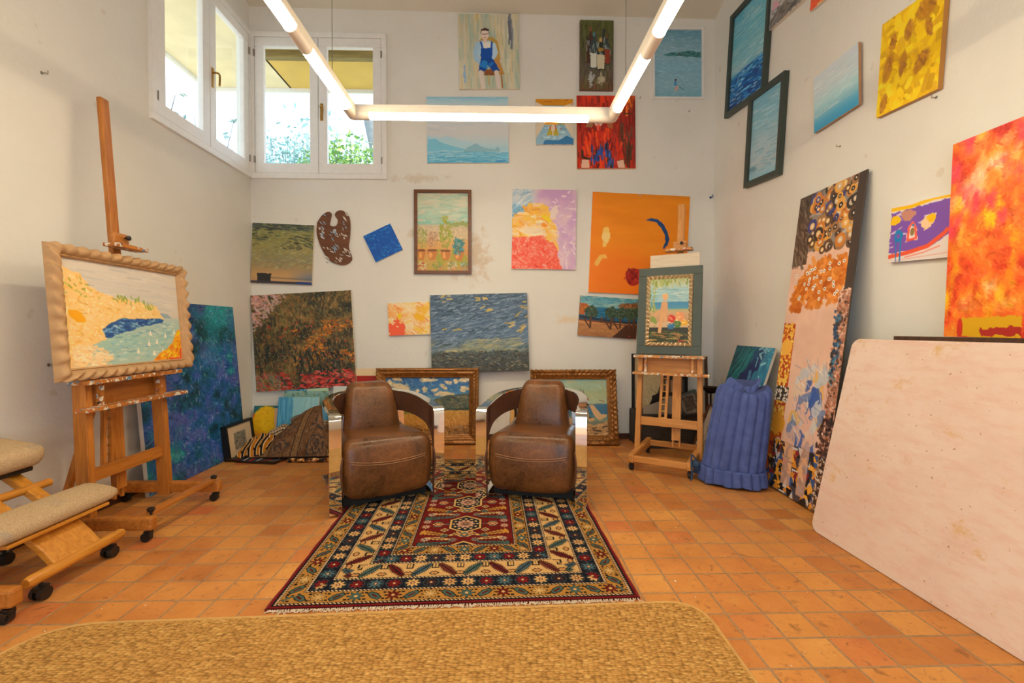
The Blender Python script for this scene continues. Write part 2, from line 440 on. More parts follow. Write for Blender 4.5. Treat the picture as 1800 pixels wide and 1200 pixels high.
def art_coast(W, H):
    A = Art(W, H, 200, 'c4ccd4', 8); A.vgrad([(0, '84bfda'), (.05, '9ccbe0'), (.14, 'c3d3de'), (.55, 'c9ced4'), (.72, 'b4cfdc'), (.8, '9ac9dc'), (.9, '6db8da'), (1, '4fa6d2')])
    A.poly([(0, .58), (.1, .62), (.25, .6), (.4, .66), (.6, .72), (.72, .78), (1, .8), (1, .84), (0, .84)], 'a9cfe0', .02); A.poly([(0, .64), (.08, .63), (.2, .7), (.4, .77), (.5, .81), (0, .83)], '78bedc', .02)
    A.poly([(.45, .8), (.6, .71), (.7, .77), (.83, .8), (.87, .75), (.9, .81), (.9, .83), (.45, .84)], '86b6cc', .015)
    A.strokes(260, ['bfdfe8', '58acd4', '8fcbe2', '47a0d0'], .09, .008, 0, .03, A.Y > .83, .6); A.strokes(70, ['d6dae0', 'b8cbd8'], .12, .012, 0, .1, A.Y < .5, .35); A.line([(.85, .975), (.97, .975)], .012, '2f78c8'); return A

def art_room(W, H):
    A = Art(W, H, 210, 'd4c8b4', 9)
    A.poly([(.2, .14), (.75, .14), (.75, .2), (.2, .2)], '7fc0da'); A.poly([(0, 0), (1, 0), (1, .08), (.75, .15), (.2, .14), (0, .06)], 'cf8a16'); A.strokes(14, ['b05a1c', 'd8a020'], .06, .012, .3, .5, (A.Y < .12))
    A.poly([(.24, .48), (.76, .46), (.76, .57), (.23, .57)], 'e8a83a', .01); A.poly([(.22, .57), (.76, .57), (1, .88), (1, 1), (0, 1), (0, .86)], '8fb9d0'); A.strokes(60, ['a8cfe0', '7aaac8', 'b8d0dc'], .05, .02, 0, .5, A.pm([(.24, .6), (.74, .6), (.9, .88), (.1, .9)]))
    A.poly([(.2, .97), (.24, .9), (.6, .9), (.82, .8), (1, .88), (1, 1), (.16, 1)], '3a7cb4', .02); A.poly([(.37, .6), (.54, .6), (.62, .8), (.28, .8)], 'b8a83a', .01)
    A.ell(.45, .63, .1, .06, 'd0553a', 0, .03); A.ell(.45, .64, .06, .08, 'dccfc0', 0, .02); A.line([(.45, .7), (.45, .79)], .03, 'd8c8b0'); A.ell(.68, .64, .04, .03, '8a8e96', 0, .05)
    A.strokes(12, ['7fb0b0', '6a9aa6'], .1, .008, .8, .7, A.em(.68, .55, .1, .06) > .5); return A

def art_red(W, H):
    A = Art(W, H, 210, 'a5281e', 11); n = A.nz(7, 2, 3)
    A.a = A.ramp(n, [(0, '7c241e'), (.4, 'a02a20'), (.7, 'c8331c'), (1, 'e23c18')]); A.put((A.X > .72)*(A.Y < .25)*(A.nz(5, 3, 2, 3)), 'e8701c'); A.strokes(20, ['e06818', 'f08a24'], .1, .02, PI/2, .2, (A.X > .73) & (A.Y < .22) & (A.X < .93))
    A.strokes(280, ['b02c1c', 'd83818', '8a241c', '702018'], .14, .02, PI/2, .12, None, .6); A.strokes(30, ['4a3222', '5c3a2a'], .16, .02, PI/2+.05, .1, (A.X > .72) & (A.Y > .45) & (A.X < .95)); A.line([(.8, .25), (.95, .245)], .018, '5a2a20')
    A.ell(.2, .4, .06, .06, '9a6a48', .3, .05); A.ell(.58, .4, .05, .06, 'a8603a', -.4, .06); A.ell(.37, .35, .075, .075, 'd8c6bc'); A.line([(.34, .385), (.4, .385)], .014, 'c07a78'); A.line([(.37, .42), (.38, .46)], .05, 'e8604e')
    A.poly([(.1, .78), (.12, .62), (.22, .52), (.38, .49), (.55, .5), (.68, .58), (.77, .72), (.8, .86), (.62, .9), (.6, .99), (.22, .99), (.24, .84)], 'd0321a', .03)
    A.strokes(170, ['e83c18', 'f0501c', 'c02a18', '8c2a28'], .12, .024, lambda x, y: PI/2 + (x-.42)*.9, .12, A.pm([(.1, .8), (.13, .62), (.24, .52), (.55, .5), (.7, .6), (.8, .86), (.6, .98), (.24, .98)]))
    A.strokes(36, ['28261f', '1f3a6a', '2a55a8', '3a3428'], .09, .018, PI/2+.1, .1, A.pm([(.24, .72), (.6, .6), (.62, .98), (.24, .98)])); A.strokes(16, ['2858b8', '3a62c0'], .06, .018, PI/2, .15, A.pm([(.22, .8), (.6, .74), (.6, .92), (.22, .95)]))
    A.line([(.09, .76), (.09, .84), (.2, .87)], .03, '3a2c22'); A.poly([(.08, .88), (.2, .88), (.21, .99), (.07, .99)], 'e0b8a0'); A.poly([(.68, .9), (.79, .88), (.82, .99), (.7, .99)], 'e0b8a0'); return A

def art_pond(W, H):
    A = Art(W, H, 200, '8c8a5c', 12); n = A.nz(5, 5, 3)
    A.vgrad([(0, '66705a'), (.15, '7c8250'), (.4, '938c58'), (.6, '8a8468'), (.75, 'a68c64'), (.86, 'c09a68'), (1, 'b08c64')]); A.put((n > .55)*.3*(A.Y < .7), 'b09a62')
    A.strokes(500, ['a0985a', '8a8048', 'a8a878', '7c8468'], .05, .012, 0, .15, A.Y < .75, .6); A.strokes(170, ['3c4a4a', '48503c', '56604a'], .06, .012, .05, .15, (A.Y < .42) & (A.nz(6, 7, 2, 8) > .42)); A.strokes(70, ['3a4450', '454c44'], .07, .014, .05, .1, A.Y < .1)
    A.put(np.clip((A.X-.6)*3, 0, 1)*np.clip((A.Y-.72)*6, 0, 1)*.8, '5d7392'); A.poly([(.1, .83), (.33, .83), (.33, 1), (.1, 1)], '2f2e30', .01); A.poly([(0, .955), (1, .955), (1, 1), (0, 1)], '3c3c46'); A.poly([(.75, .95), (1, .94), (1, 1), (.75, 1)], '26407c'); A.line([(.33, .9), (1, .91)], .018, '6c6a66', .7); A.line([(.33, .935), (1, .945)], .02, 'c8a070', .8); return A

def art_blue(W, H):
    A = Art(W, H, 230, '0a52ae', 13); A.strokes(90, ['1470cc', '0c4aa0', '3a94dc'], .08, .03, 0, 1.5, None, .5); A.strokes(45, ['3aa0e0', '1a7ad0'], .05, .02, .3, .6, (A.nz(4, 4, 2) > .6) | (A.Y > .93) | (A.Y < .1)); return A

def art_pots(W, H):
    A = Art(W, H, 210, 'c8cdb8', 14); A.vgrad([(0, 'b2c2ac'), (.15, 'c6cab4'), (.3, 'a4cab8'), (.38, '84c4b4'), (.42, 'c8b89e'), (.58, 'ccb58c'), (.62, 'd4a868'), (.75, 'd09a58'), (1, 'b09c48')])
    A.strokes(160, ['bccab4', 'd2cab4', '9cc6b4'], .12, .02, 0, .1, A.Y < .38, .5); A.poly([(.6, .39), (.8, .36), (1, .37), (1, .43), (.6, .44)], '94a060', .03); A.strokes(170, ['d6c29c', 'bfa688', 'b8b084'], .02, .01, 0, 1, (A.Y > .42) & (A.Y < .6)); A.put(((A.nz(7, 6, 2, 4) > .5) & (A.Y > .72)), 'a3a03c')
    def pot(cx, y, r, c='c07c3c'): A.poly([(cx-r, y), (cx+r, y), (cx+r*.95, y+.05), (cx+r*.5, y+.125), (cx-r*.5, y+.125), (cx-r*.95, y+.05)], c, .008); A.ell(cx, y, r, .016, '7a4a28'); A.ell(cx-r*.3, y+.06, r*.3, .04, 'e0a45c', 0, .02, .6)
    for cx, y, r in ((.08, .735, .08), (.29, .735, .1), (.55, .74, .1), (.81, .745, .1)): pot(cx, y, r)
    A.strokes(110, ['9a9a3c', '8ca040', 'a6a848'], .03, .012, 1.2, .7, A.pm([(.46, .36), (.5, .29), (.6, .3), (.66, .46), (.68, .55), (.62, .7), (.46, .7), (.42, .56)]))
    A.strokes(70, ['8a9a50', 'a0a85c'], .03, .008, 1.3, .5, A.em(.1, .58, .1, .13) > .5); A.strokes(80, ['b48a68', 'c49c80', 'a4745c'], .02, .008, .5, 1.2, A.em(.3, .6, .12, .11) > .5)
    A.strokes(110, ['2f7c90', '4694a4', '3f7a68'], .03, .01, 1.2, .7, A.pm([(.68, .66), (.75, .58), (.82, .6), (.92, .6), (.9, .72), (.82, .8), (.72, .78)]))
    for cx, c in ((.1, 'c8d0a0'), (.4, '8aa03c'), (.68, 'c4c8b0'), (.92, '9ab0a4')): A.ell(cx, .965, .1, .035, 'c89058'); A.strokes(34, [c, '7a8a50' if cx > .3 else 'b04838'], .02, .01, 0, 1.5, A.em(cx, .93, .1, .055) > .5)
    return A

def art_hill(W, H):
    A = Art(W, H, 210, 'c8a8cc', 15); n = A.nz(6, 6, 3)
    A.a = A.ramp(n*.6 + (1-A.X)*.25 + A.Y*.25, [(.2, 'c49ccc'), (.45, 'd0b0cc'), (.7, 'dcc0cc'), (1, 'ccd0d4')]); A.put(np.clip((.42-A.X)*7, 0, 1), 'c0ccd4'); A.strokes(120, ['8fb8d4', 'b0c8d8', 'd4d8dc'], .06, .012, -.5, .25, (A.X < .3) & (A.Y < .36), .8); A.strokes(60, ['6fa8cc', '90bcd8'], .07, .014, -.4, .2, (A.X < .22) & (A.Y > .2) & (A.Y < .37)); A.strokes(70, ['e4d4dc', 'd0b4d4', 'dcccd8'], .05, .015, 1, 1, A.X > .6)
    A.poly([(0, .37), (.1, .33), (.2, .27), (.26, .19), (.45, .17), (.53, .2), (.6, .28), (.62, .37), (.7, .46), (.7, .6), (.73, .75), (0, .75)], 'f4bc50', .03); A.strokes(75, ['f0c488', 'f0d0a8', 'f4b438', 'e8a43c'], .09, .025, .2, .6, A.pm([(.02, .4), (.26, .2), (.5, .18), (.68, .48), (.7, .7), (.02, .6)])); A.ell(.53, .36, .09, .028, 'e8cc10', .5, .03); A.ell(.5, .445, .05, .02, 'f09018', .1, .03); A.ell(.65, .27, .06, .08, 'e0d0cc', .4, .05); A.strokes(16, ['ecd8b8'], .1, .03, .1, .3, A.em(.35, .52, .16, .04) > .5)
    A.poly([(0, .59), (.1, .61), (.2, .59), (.36, .58), (.5, .58), (.54, .65), (.64, .66), (.72, .76), (.73, .9), (.79, 1), (0, 1)], 'f0604c', .025); A.strokes(330, ['f47058', 'e84430', 'f48c78', 'f05038', 'f8a090'], .045, .016, .6, 1.2, A.pm([(0, .62), (.5, .6), (.7, .76), (.77, 1), (0, 1)]), .8); return A

def art_orange(W, H):
    A = Art(W, H, 180, 'e88a12', 16); A.vgrad([(0, 'e0860f'), (.5, 'ea8a10'), (.7, 'f07c12'), (1, 'f4780f')]); A.mott(5, 3, 14); A.put(np.clip((.12-A.X)*8, 0, 1)*.5, 'f4820f')
    A.poly([(.12, .44), (.13, .36), (.16, .34), (.19, .36), (.2, .44), (.18, .49), (.16, .55), (.13, .55)], 'f6c468', .02); A.ell(.15, .45, .035, .05, 'f8cc80', .2, .03); A.poly([(.06, .7), (.1, .63), (.16, .62), (.17, .645), (.13, .66), (.11, .7), (.08, .74), (.06, .73)], 'f4b858', .015)
    A.poly([(.55, .255), (.6, .235), (.67, .24), (.74, .29), (.79, .37), (.81, .44), (.79, .5), (.755, .535), (.74, .53), (.765, .47), (.76, .4), (.72, .33), (.66, .275), (.6, .262)], '14427c', .006)
    A.ell(.455, .83, .085, .085, 'a41f16', 0, .015); A.strokes(36, ['7c1812', 'b8281c'], .05, .014, 0, 1.5, A.em(.455, .83, .075, .075) > .5); A.poly([(.46, .006), (.5, .007), (.5, .016), (.46, .015)], 'a8a09c'); return A

def art_garden(W, H):
    A = Art(W, H, 210, '5a4a34', 17); n = A.nz(6, 7, 3); A.a = A.ramp(n*.7+.3*A.nz(20, 20, 2, 9), [(.15, '2c302c'), (.4, '4a4434'), (.6, '6c5a38'), (.8, '8a6c40'), (1, '5c6a40')])
    A.strokes(900, ['3c4034', '5c5438', '8a6a3c', '6a6e44', '2c302e', 'a07c48'], .035, .009, PI/2, .5, None, .85); A.strokes(280, ['c87828', 'd88a34', 'a8602a', '8c5a30'], .03, .01, .1, .7, (A.X > .4) & (A.nz(5, 6, 2, 4) > .5) & (A.Y > .3) & (A.Y < .75)); A.strokes(110, ['d49c90', 'c89898', 'b8a09c'], .05, .016, .4, .7, (A.X + A.Y*.9 < .34)); A.strokes(300, ['262c30', '30383c', '2a302a'], .05, .01, 1.4, .4, (A.Y > .5) & (A.nz(4, 4, 2, 6) > .48))
    A.strokes(230, ['c03a34', 'e05048', 'd87868', 'a82c2c'], .04, .012, .1, .4, (A.Y > .82) & (A.nz(5, 5, 2, 7) > .35)); A.strokes(1400, ['38443a', '7c6a3c', 'a8824c', '8c8450', '30322c', '6a7850', '9c5c34'], .014, .006, PI/2, .7, A.Y < .84, .7); A.strokes(80, ['c83830', 'd85040'], .012, .009, 0, 1, A.Y > .3); A.strokes(90, ['5a7078', '6c7858', 'a08858'], .06, .006, 1.1, .3, (A.X < .25) & (A.Y > .82)); return A

def art_flame(W, H):
    A = Art(W, H, 220, 'f0cc98', 18); n = A.nz(4, 5, 3); A.a = A.ramp(n, [(.1, 'f0a858'), (.4, 'f0c890'), (.7, 'f2d8b0'), (1, 'f6c048')]); A.strokes(90, ['e8984c', 'f4dcb4', 'e87c3c', 'f4c060'], .22, .022, .8, .25, None, .6); A.put(A.em(.15, .9, .24, .36, .4, .25) > .4, 'f0603c'); A.ell(.27, .42, .05, .11, 'ecc418', .6, .05); A.ell(.75, .45, .14, .09, 'eab418', .5, .06); A.ell(.85, .25, .13, .12, 'f2b83c', .2, .15, .6); A.ell(.88, .92, .05, .05, 'ecc418', 0, .05); return A

def art_dusk(W, H):
    A = Art(W, H, 210, '46607c', 19); A.vgrad([(0, '40586e'), (.3, '4c6682'), (.55, '5a7490'), (.7, '6e7a72'), (.78, '485458'), (1, '3e3c34')])
    A.strokes(1100, ['3c546c', '5c7896', '7890a8', '4a6480', '8a9cb0', '344a5c'], .07, .008, -.25, .2, A.Y < .72, .85); A.strokes(190, ['8c9478', 'a8a078', '7c8c80'], .08, .01, -.18, .15, (A.Y > .58) & (A.Y < .74) & (A.nz(4, 5, 2, 3) > .4)); A.strokes(650, ['3a3830', '4a463a', '2c2c2a', '5c5a4a', '4a5850'], .04, .009, .3, .7, A.Y > .73, .9); A.strokes(60, ['8a8c74', '6c8084', 'a08a54'], .03, .008, 0, .3, A.Y > .78); A.strokes(34, ['c8a848', 'b8a868', 'd0b060'], .05, .016, -.2, .4, (A.Y < .5) & (A.nz(5, 4, 2, 7) > .68)); return A

def art_trees(W, H):
    A = Art(W, H, 230, '4a92ac', 20); A.vgrad([(0, '4a90a8'), (.15, '6ca4b0'), (.24, '84b0ac'), (.28, '1f6a94'), (.45, '1c6f96'), (.6, '1a4260'), (.63, 'd09860'), (.68, 'b47c4c'), (1, '9c6a40')])
    A.strokes(70, ['84b4b8', '3a84a4', 'a4bcb0', '5a9cb0'], .16, .03, .15, .3, A.Y < .25, .7); A.strokes(90, ['2c8ca8', '1a5a80', '163c58'], .06, .015, 0, .2, (A.Y > .28) & (A.Y < .6)); A.poly([(0, .18), (.1, .2), (.2, .25), (.1, .42), (.1, .48), (0, .48)], 'a8601c', .03); A.strokes(40, ['c07820', '8a4a1c', 'b83a28'], .04, .02, .8, .6, A.pm([(0, .2), (.18, .25), (.09, .46), (0, .46)])); A.poly([(.63, .22), (.72, .13), (.85, .12), (1, .1), (1, .24), (.85, .25), (.75, .26)], '8a5a34', .03); A.strokes(40, ['6c4224', 'a87444', '5a3c28'], .03, .02, .5, .8, A.pm([(.66, .2), (.74, .14), (1, .12), (1, .22)]))
    A.poly([(0, .485), (.15, .5), (.5, .57), (1, .58), (1, .64), (.5, .625), (0, .54)], '163044'); A.line([(0, .605), (.4, .63), (.7, .67), (1, .66)], .035, '7c4220'); A.strokes(150, ['b0804c', '8c5c34', 'c89058', 'a87444'], .12, .014, .02, .1, A.Y > .68, .6); A.poly([(.8, .68), (1, .66), (1, 1), (.58, 1)], '4a2c1c', .01)
    for x in (.2, .55, .71, .86, .94): A.line([(x, .46), (x, .78 if x < .6 else .74)], .05, '5a3820')
    for x in (.1, .45, .59): A.line([(x, .52), (x+.01, .62), (x+.09, .78)], .03, '4a2c1a')
    for x, y, r in ((.2, .38, .115), (.55, .38, .1), (.71, .37, .1), (.87, .37, .09), (.96, .34, .08)): A.ell(x, y, r, .15, '33483a', 0, .05); A.strokes(60, ['4a6444', '5c7450', '263428'], .025, .015, 0, 1.5, A.em(x, y, r, .14, 0, .04) > .5)
    A.ell(.385, .585, .028, .06, '4a3226'); A.ell(.385, .51, .012, .02, '8a5c40'); A.strokes(4, ['c03028'], .02, .012, 0, .3, A.pm([(.87, .93), (.92, .93), (.92, .96), (.87, .96)])); return A

def art_swell(W, H):
    A = Art(W, H, 260, '60b0cc', 21); A.vgrad([(0, '50a8cc'), (.3, '70b8cc'), (.5, '8cc0d0'), (.62, 'a4c4d0'), (.66, '2f84c8'), (.8, '1460b4'), (1, '0e3e86')])
    A.strokes(320, ['84c4d4', '5aaecc', 'a8ccd8', '6cb8d4'], .14, .01, 0, .04, A.Y < .64, .6); A.strokes(280, ['0e58b0', '2a8ad4', '0a4490', '6cbce4', '123a80'], .09, .012, 0, .05, A.Y > .65, .85); A.strokes(26, ['c4dce8', '90c8e4'], .05, .008, 0, .05, A.Y > .66); return A

def art_mist(W, H):
    A = Art(W, H, 260, '84b8d0', 22); A.vgrad([(0, '78b4d0'), (.3, '80b8d0'), (.55, '9cc0d4'), (.75, 'b4ccd8'), (.87, 'a8c4d4'), (1, '84bcd8')]); A.strokes(190, ['8cc0d4', '74b0cc', 'b0ccd8'], .14, .016, .05, .06, None, .45); A.ell(.12, .86, .13, .025, '6a98b4', 0, .02, .4); return A

def art_pale(W, H):
    A = Art(W, H, 270, 'b8d0dc', 23); A.vgrad([(0, 'c8d4e0'), (.35, 'bcd0dc'), (.5, 'acd2dc'), (.7, '90c8da'), (.8, '6cb8da'), (.9, '4ca8d4'), (1, '40a0d0')]); A.strokes(130, ['c4dce4', 'a8ccdc', 'd0dce4'], .18, .02, 0, .04, A.Y < .75, .35); return A

def art_yellow(W, H):
    A = Art(W, H, 290, 'e4b80c', 24); A.strokes(170, ['f0c808', 'd8ac10', 'ecc40c', 'c89c14', 'f2d020'], .1, .07, 1.1, .9, None, .8); A.strokes(40, ['f0cc10', 'f4d428'], .07, .06, 0, 1.5)
    for cx, cy, rx, ry, ro in ((.74, .14, .15, .115, .3), (.48, .25, .07, .095, 0), (.22, .27, .055, .09, .1), (.16, .52, .08, .15, .2), (.42, .56, .055, .13, .1), (.72, .64, .09, .12, .6), (.8, .34, .05, .11, -.3), (.12, .88, .06, .1, .2)):
        A.ell(cx, cy, rx, ry, 'b07a20', ro, .02, .3, .9); A.strokes(12, ['a06c2c', 'c08824'], .06, .02, 1.4, .5, A.em(cx, cy, rx*.7, ry*.7, ro) > .5)
    return A

def art_child(W, H):
    A = Art(W, H, 290, 'dcd6d6', 25); A.poly([(0, .12), (.2, .1), (.6, .06), (1, .06), (1, .1), (1, .5), (.8, .62), (.6, .78), (.3, .82), (0, .84)], '7c54b4', .03); A.strokes(34, ['e0dce0', 'd8ccd8'], .09, .014, 0, .3, A.pm([(0, .12), (1, .06), (1, .4), (.6, .78), (0, .82)]) & (A.nz(6, 6, 2) > .62))
    A.line([(0, .05), (.3, .06), (.6, .0), (1, .03)], .06, 'ecbc0c'); A.ell(.07, .25, .075, .075, 'f0c010', 0, .03); A.ell(.95, .2, .09, .06, 'f0c010', .2, .03); A.ell(.25, .2, .09, .11, 'c08878', .6, .08); A.poly([(.42, .36), (.55, .24), (.62, .24), (.6, .42), (.5, .52)], 'ecc8a0', .04); A.ell(.57, .32, .05, .08, 'ecbc0c', .2, .03)
    A.poly([(.24, .64), (.27, .42), (.33, .32), (.38, .42), (.42, .66)], 'ecd8d4', .03); A.line([(.27, .44), (.33, .34), (.37, .44), (.39, .62), (.27, .64), (.28, .46)], .04, 'e8604c'); A.ell(.33, .5, .03, .07, '8a7c4c'); A.ell(.335, .39, .02, .02, '3a8ac0')
    A.line([(0, .9), (.3, .85), (.55, .78), (.75, .6), (.78, .55)], .07, 'e85838'); A.ell(.13, .54, .065, .11, '1f80c4', 0, .02); A.ell(.13, .54, .025, .04, '7c54b4'); A.line([(.1, .62), (.115, .99)], .018, '1f80c4'); A.line([(.17, .62), (.175, .99)], .03, '1f80c4'); A.ell(.92, .52, .08, .08, 'e85838', 0, .03); A.ell(.92, .45, .09, .04, 'ecbc0c', .3, .04); A.ell(.86, .8, .06, .07, '68b090', .4, .03); A.line([(.25, .93), (.5, .88), (.7, .8)], .018, 'e88070'); A.line([(.1, .97), (.4, .95), (.8, .92)], .012, 'e08878', .6); A.ell(.95, .97, .08, .04, 'f0c010'); return A

def art_fire(W, H):
    A = Art(W, H, 300, 'f07828', 26); n = A.nz(5, 6, 4); A.a = A.ramp(n, [(.05, 'c8341c'), (.3, 'e85824'), (.5, 'f07424'), (.7, 'f09030'), (.9, 'f0b060'), (1, 'f0d0a8')])
    A.strokes(120, ['f4842c', 'f0602c', 'f4a040', 'e84c24'], .05, .022, lambda x, y: 2.5*math.sin(4*x+3*y), .6, None, .4); A.put(np.clip(A.nz(4, 4, 3, 8)-.66, 0, 1)*2*(A.Y < .55), 'f0d8b8'); A.put(np.clip(A.nz(7, 7, 3, 18)-.6, 0, 1)*2.4, 'c84c1c'); A.put(np.clip(A.nz(5, 5, 3, 9)-.64, 0, 1)*3, 'f0c010'); A.put(np.clip(A.nz(4, 5, 3, 10)-.63, 0, 1)*3, 'c8301c'); A.put(np.clip(A.nz(6, 6, 3, 12)-.68, 0, 1)*3*(A.Y < .5), 'e84858')
    A.strokes(2600, None, .022, .006, lambda x, y: 2.5*math.sin(5*x+4*y), .7, None, .8, 12)
    A.poly([(.13, .99), (.15, .905), (.7, .9), (.7, 1), (.13, 1)], 'd0a010', .01); A.ell(.16, .96, .028, .055, 'c83020'); A.poly([(.34, .955), (.7, .945), (.7, .99), (.36, .985)], 'a82820', .02); return A

def art_abyss(W, H):
    A = Art(W, H, 260, '1f5c84', 27); n = A.nz(5, 7, 4); A.a = A.ramp(n, [(.05, '0f3440'), (.28, '1a5c88'), (.42, '2c5cac'), (.55, '5866b4'), (.68, '2a5aa8'), (.8, '1c889c'), (1, '48b0b8')])
    A.put(np.clip((.5-A.Y)*2, 0, 1)*np.clip(A.nz(3, 3, 2, 4)-.4, 0, 1)*2*np.clip((A.X-.45)*4, 0, 1), '2a94a4'); A.put(np.clip(A.nz(4, 5, 3, 5)-.62, 0, 1)*2.4, '143438'); A.put(np.clip(A.nz(5, 6, 3, 6)-.62, 0, 1)*2.4, '5058a4')
    A.put(np.clip((A.Y-.55)*1.6, 0, 1)*np.clip((.62-A.X)*2, 0, 1)*.55, '10484c'); A.strokes(5200, None, .022, .006, lambda x, y: 3*math.sin(3*x+2.2*y), .7, None, .8, 16); A.strokes(240, ['5c68b8', '7c86c4', '38a4b0', '2c6cc4'], .022, .006, lambda x, y: 3*math.sin(3*x+2.2*y), .6, None, .5, 12); A.strokes(150, ['8cb0bc', '5cb0a8', '7c88c0'], .02, .008, .8, .8, None, .6); return A

def art_cove(W, H):
    A = Art(W, H, 270, 'c8c4bc', 28); A.vgrad([(0, 'd0c8bc'), (.4, 'c8c4bc'), (.5, 'ccc4b8'), (.55, 'a8c0b8'), (.75, '9cc0b4'), (1, 'a4c0b4')]); A.strokes(120, ['d8d0c4', 'b8b8b8', 'd0ccc4'], .2, .014, .05, .06, A.Y < .45, .4)
    A.poly([(0, .07), (.08, .12), (.14, .13), (.2, .25), (.26, .28), (.36, .33), (.44, .33), (.6, .36), (.76, .4), (.84, .52), (.7, .53), (.42, .54), (.35, .58), (.27, .66), (.3, .74), (.2, .8), (.16, .95), (.1, 1), (0, 1)], 'f0c884', .02)
    msk = A.pm([(0, .1), (.14, .14), (.22, .28), (.44, .34), (.6, .38), (.74, .42), (.8, .5), (.42, .53), (.33, .58), (.25, .66), (.28, .74), (.18, .8), (.1, 1), (0, 1)]); A.strokes(380, ['f4d098', 'f0bc60', 'f4dcb0', 'e8b058', 'f0cc84'], .035, .012, .2, .7, msk, .8); A.ell(.09, .53, .06, .05, 'eca818', .3, .05)
    A.strokes(30, ['9aa83c', '88a044'], .03, .014, 1.2, .4, A.pm([(.4, .3), (.6, .32), (.74, .38), (.74, .43), (.4, .38)])); A.strokes(22, ['a8a848', 'c0b050'], .025, .014, .5, .6, msk & (A.Y < .35)); A.strokes(180, ['f0d8b0', 'ecc890', 'f0d0a0'], .04, .014, .1, .4, A.pm([(.05, .8), (.2, .8), (.34, .88), (.3, 1), (.05, 1)]))
    A.poly([(.27, .64), (.34, .58), (.45, .535), (.83, .53), (.8, .58), (.6, .62), (.45, .67), (.3, .73)], '2a5a98', .02); A.strokes(120, ['1c4080', '3c78b4', '6ca0c4', '284c8c', '90b8cc'], .035, .014, -.1, .2, A.pm([(.28, .65), (.45, .54), (.82, .535), (.6, .62), (.3, .72)])); A.strokes(220, ['84b8c0', 'b8ccc0', 'a0c8c0', '78a8b8', 'd0ccbc'], .05, .01, 0, .15, A.pm([(.32, .74), (.6, .64), (.95, .55), (.95, .7), (.7, .95), (.3, .97)]), .7); A.poly([(.79, .46), (.86, .47), (.92, .52), (.83, .52)], '90a8b4', .01)
    for x, y in ((.68, .72), (.66, .83), (.74, .81), (.83, .75), (.55, .9), (.7, .94), (.93, .71), (.79, .92)): A.poly([(x-.012, y), (x+.014, y-.006), (x+.002, y-.07)], 'f0e4d0', .01)
    A.poly([(.68, .995), (.74, .93), (.85, .87), (.92, .75), (.97, .66), (1, .64), (1, 1), (.68, 1)], 'eca014', .02); A.strokes(45, ['f0b814', 'e07c14', 'f0cc20', 'd88420'], .05, .02, -.6, .4, A.pm([(.72, .97), (.86, .87), (.97, .68), (1, .7), (1, .98)])); A.line([(.985, .88), (.985, .99), (.86, .99)], .02, 'd84830'); return A

def art_lounge(W, H):
    A = Art(W, H, 330, '8cb4b4', 29); A.vgrad([(0, 'a8ac70'), (.1, 'a8c0b0'), (.2, '94bcc0'), (.36, '88b4c0'), (.37, '3a84b0'), (.47, '4c90b0'), (.49, 'a8a878'), (.53, 'c0a078'), (.67, 'b89070'), (.69, 'c8ac88'), (.76, 'c4a884'), (.77, '2e3430'), (.84, '30362e'), (1, '343c28')])
    A.strokes(90, ['8a9c48', 'a8b068', 'c0c090', '708840'], .06, .014, 1.4, .3, (A.Y < .11) | ((A.X < .15) & (A.Y < .55))); A.strokes(80, ['a8c8c8', '78acbc', 'c0d0c8'], .12, .014, .05, .1, (A.Y > .11) & (A.Y < .36) & (A.X > .15), .6); A.strokes(90, ['5c6c30', 'a8703a', '202820', '485434', 'b89860'], .07, .012, .05, .15, A.Y > .82)
    A.ell(.12, .66, .1, .06, '7c9448', 0, .1); A.ell(.4, .27, .085, .035, 'd8b078'); A.ell(.4, .3, .06, .045, 'd8a878'); A.poly([(.32, .36), (.46, .36), (.48, .5), (.44, .58), (.32, .56), (.28, .5)], 'cc9c70', .02); A.line([(.32, .5), (.2, .54), (.16, .58)], .05, 'cc9c70'); A.line([(.33, .55), (.3, .7), (.28, .83)], .05, 'd0a070'); A.line([(.4, .56), (.42, .66)], .05, 'd0a070')
    for x, y, r, c in ((.58, .63, .1, 'c83428'), (.78, .6, .115, 'd89060'), (.9, .69, .08, 'd8a428'), (.72, .71, .105, '4c7038'), (.56, .745, .095, '2c6c9c')): A.ell(x, y, r, r*W/H, c, 0, .03); A.strokes(6, ['f0d8a0'], .03, .01, .5, .5, A.em(x-.02, y-.02, r*.5, r*.4) > .4, .5)
    A.line([(.76, .955), (.77, .985)], .012, 'd84028'); A.line([(.8, .972), (.84, .965), (.88, .975), (.93, .968)], .01, 'd84028'); return A

def art_sun(W, H):
    A = Art(W, H, 220, 'c02c20', 30); A.put(A.Y < .2, '2a6a74'); A.ell(.4, .5, .42, .5, 'e8b818', 0, .05); A.strokes(80, ['f0c820', 'd8a018', 'e0b01c'], .05, .03, 0, 1.5, A.em(.4, .45, .36, .45) > .5, .6); A.poly([(.6, .05), (.85, .1), (1, .8), (.8, .9), (.66, .5)], 'd8b088', .03); A.put(np.clip((A.Y-.6)*4, 0, 1)*(A.X < .4), 'd07820'); A.poly([(.85, 0), (1, 0), (1, .7)], '4a3a24', .03); return A

def art_veil(W, H):
    A = Art(W, H, 220, '8cc0c8', 31); A.put(np.clip((.4-A.X)*5, 0, 1), '4a94bc'); A.strokes(55, ['2f80b0', '6cb0cc', '3a8cb8'], .5, .016, PI/2, .03, A.X < .36, .6); A.strokes(50, ['9cc8c8', '84b8c4'], .2, .03, PI/2, .1, A.X > .4, .3); return A

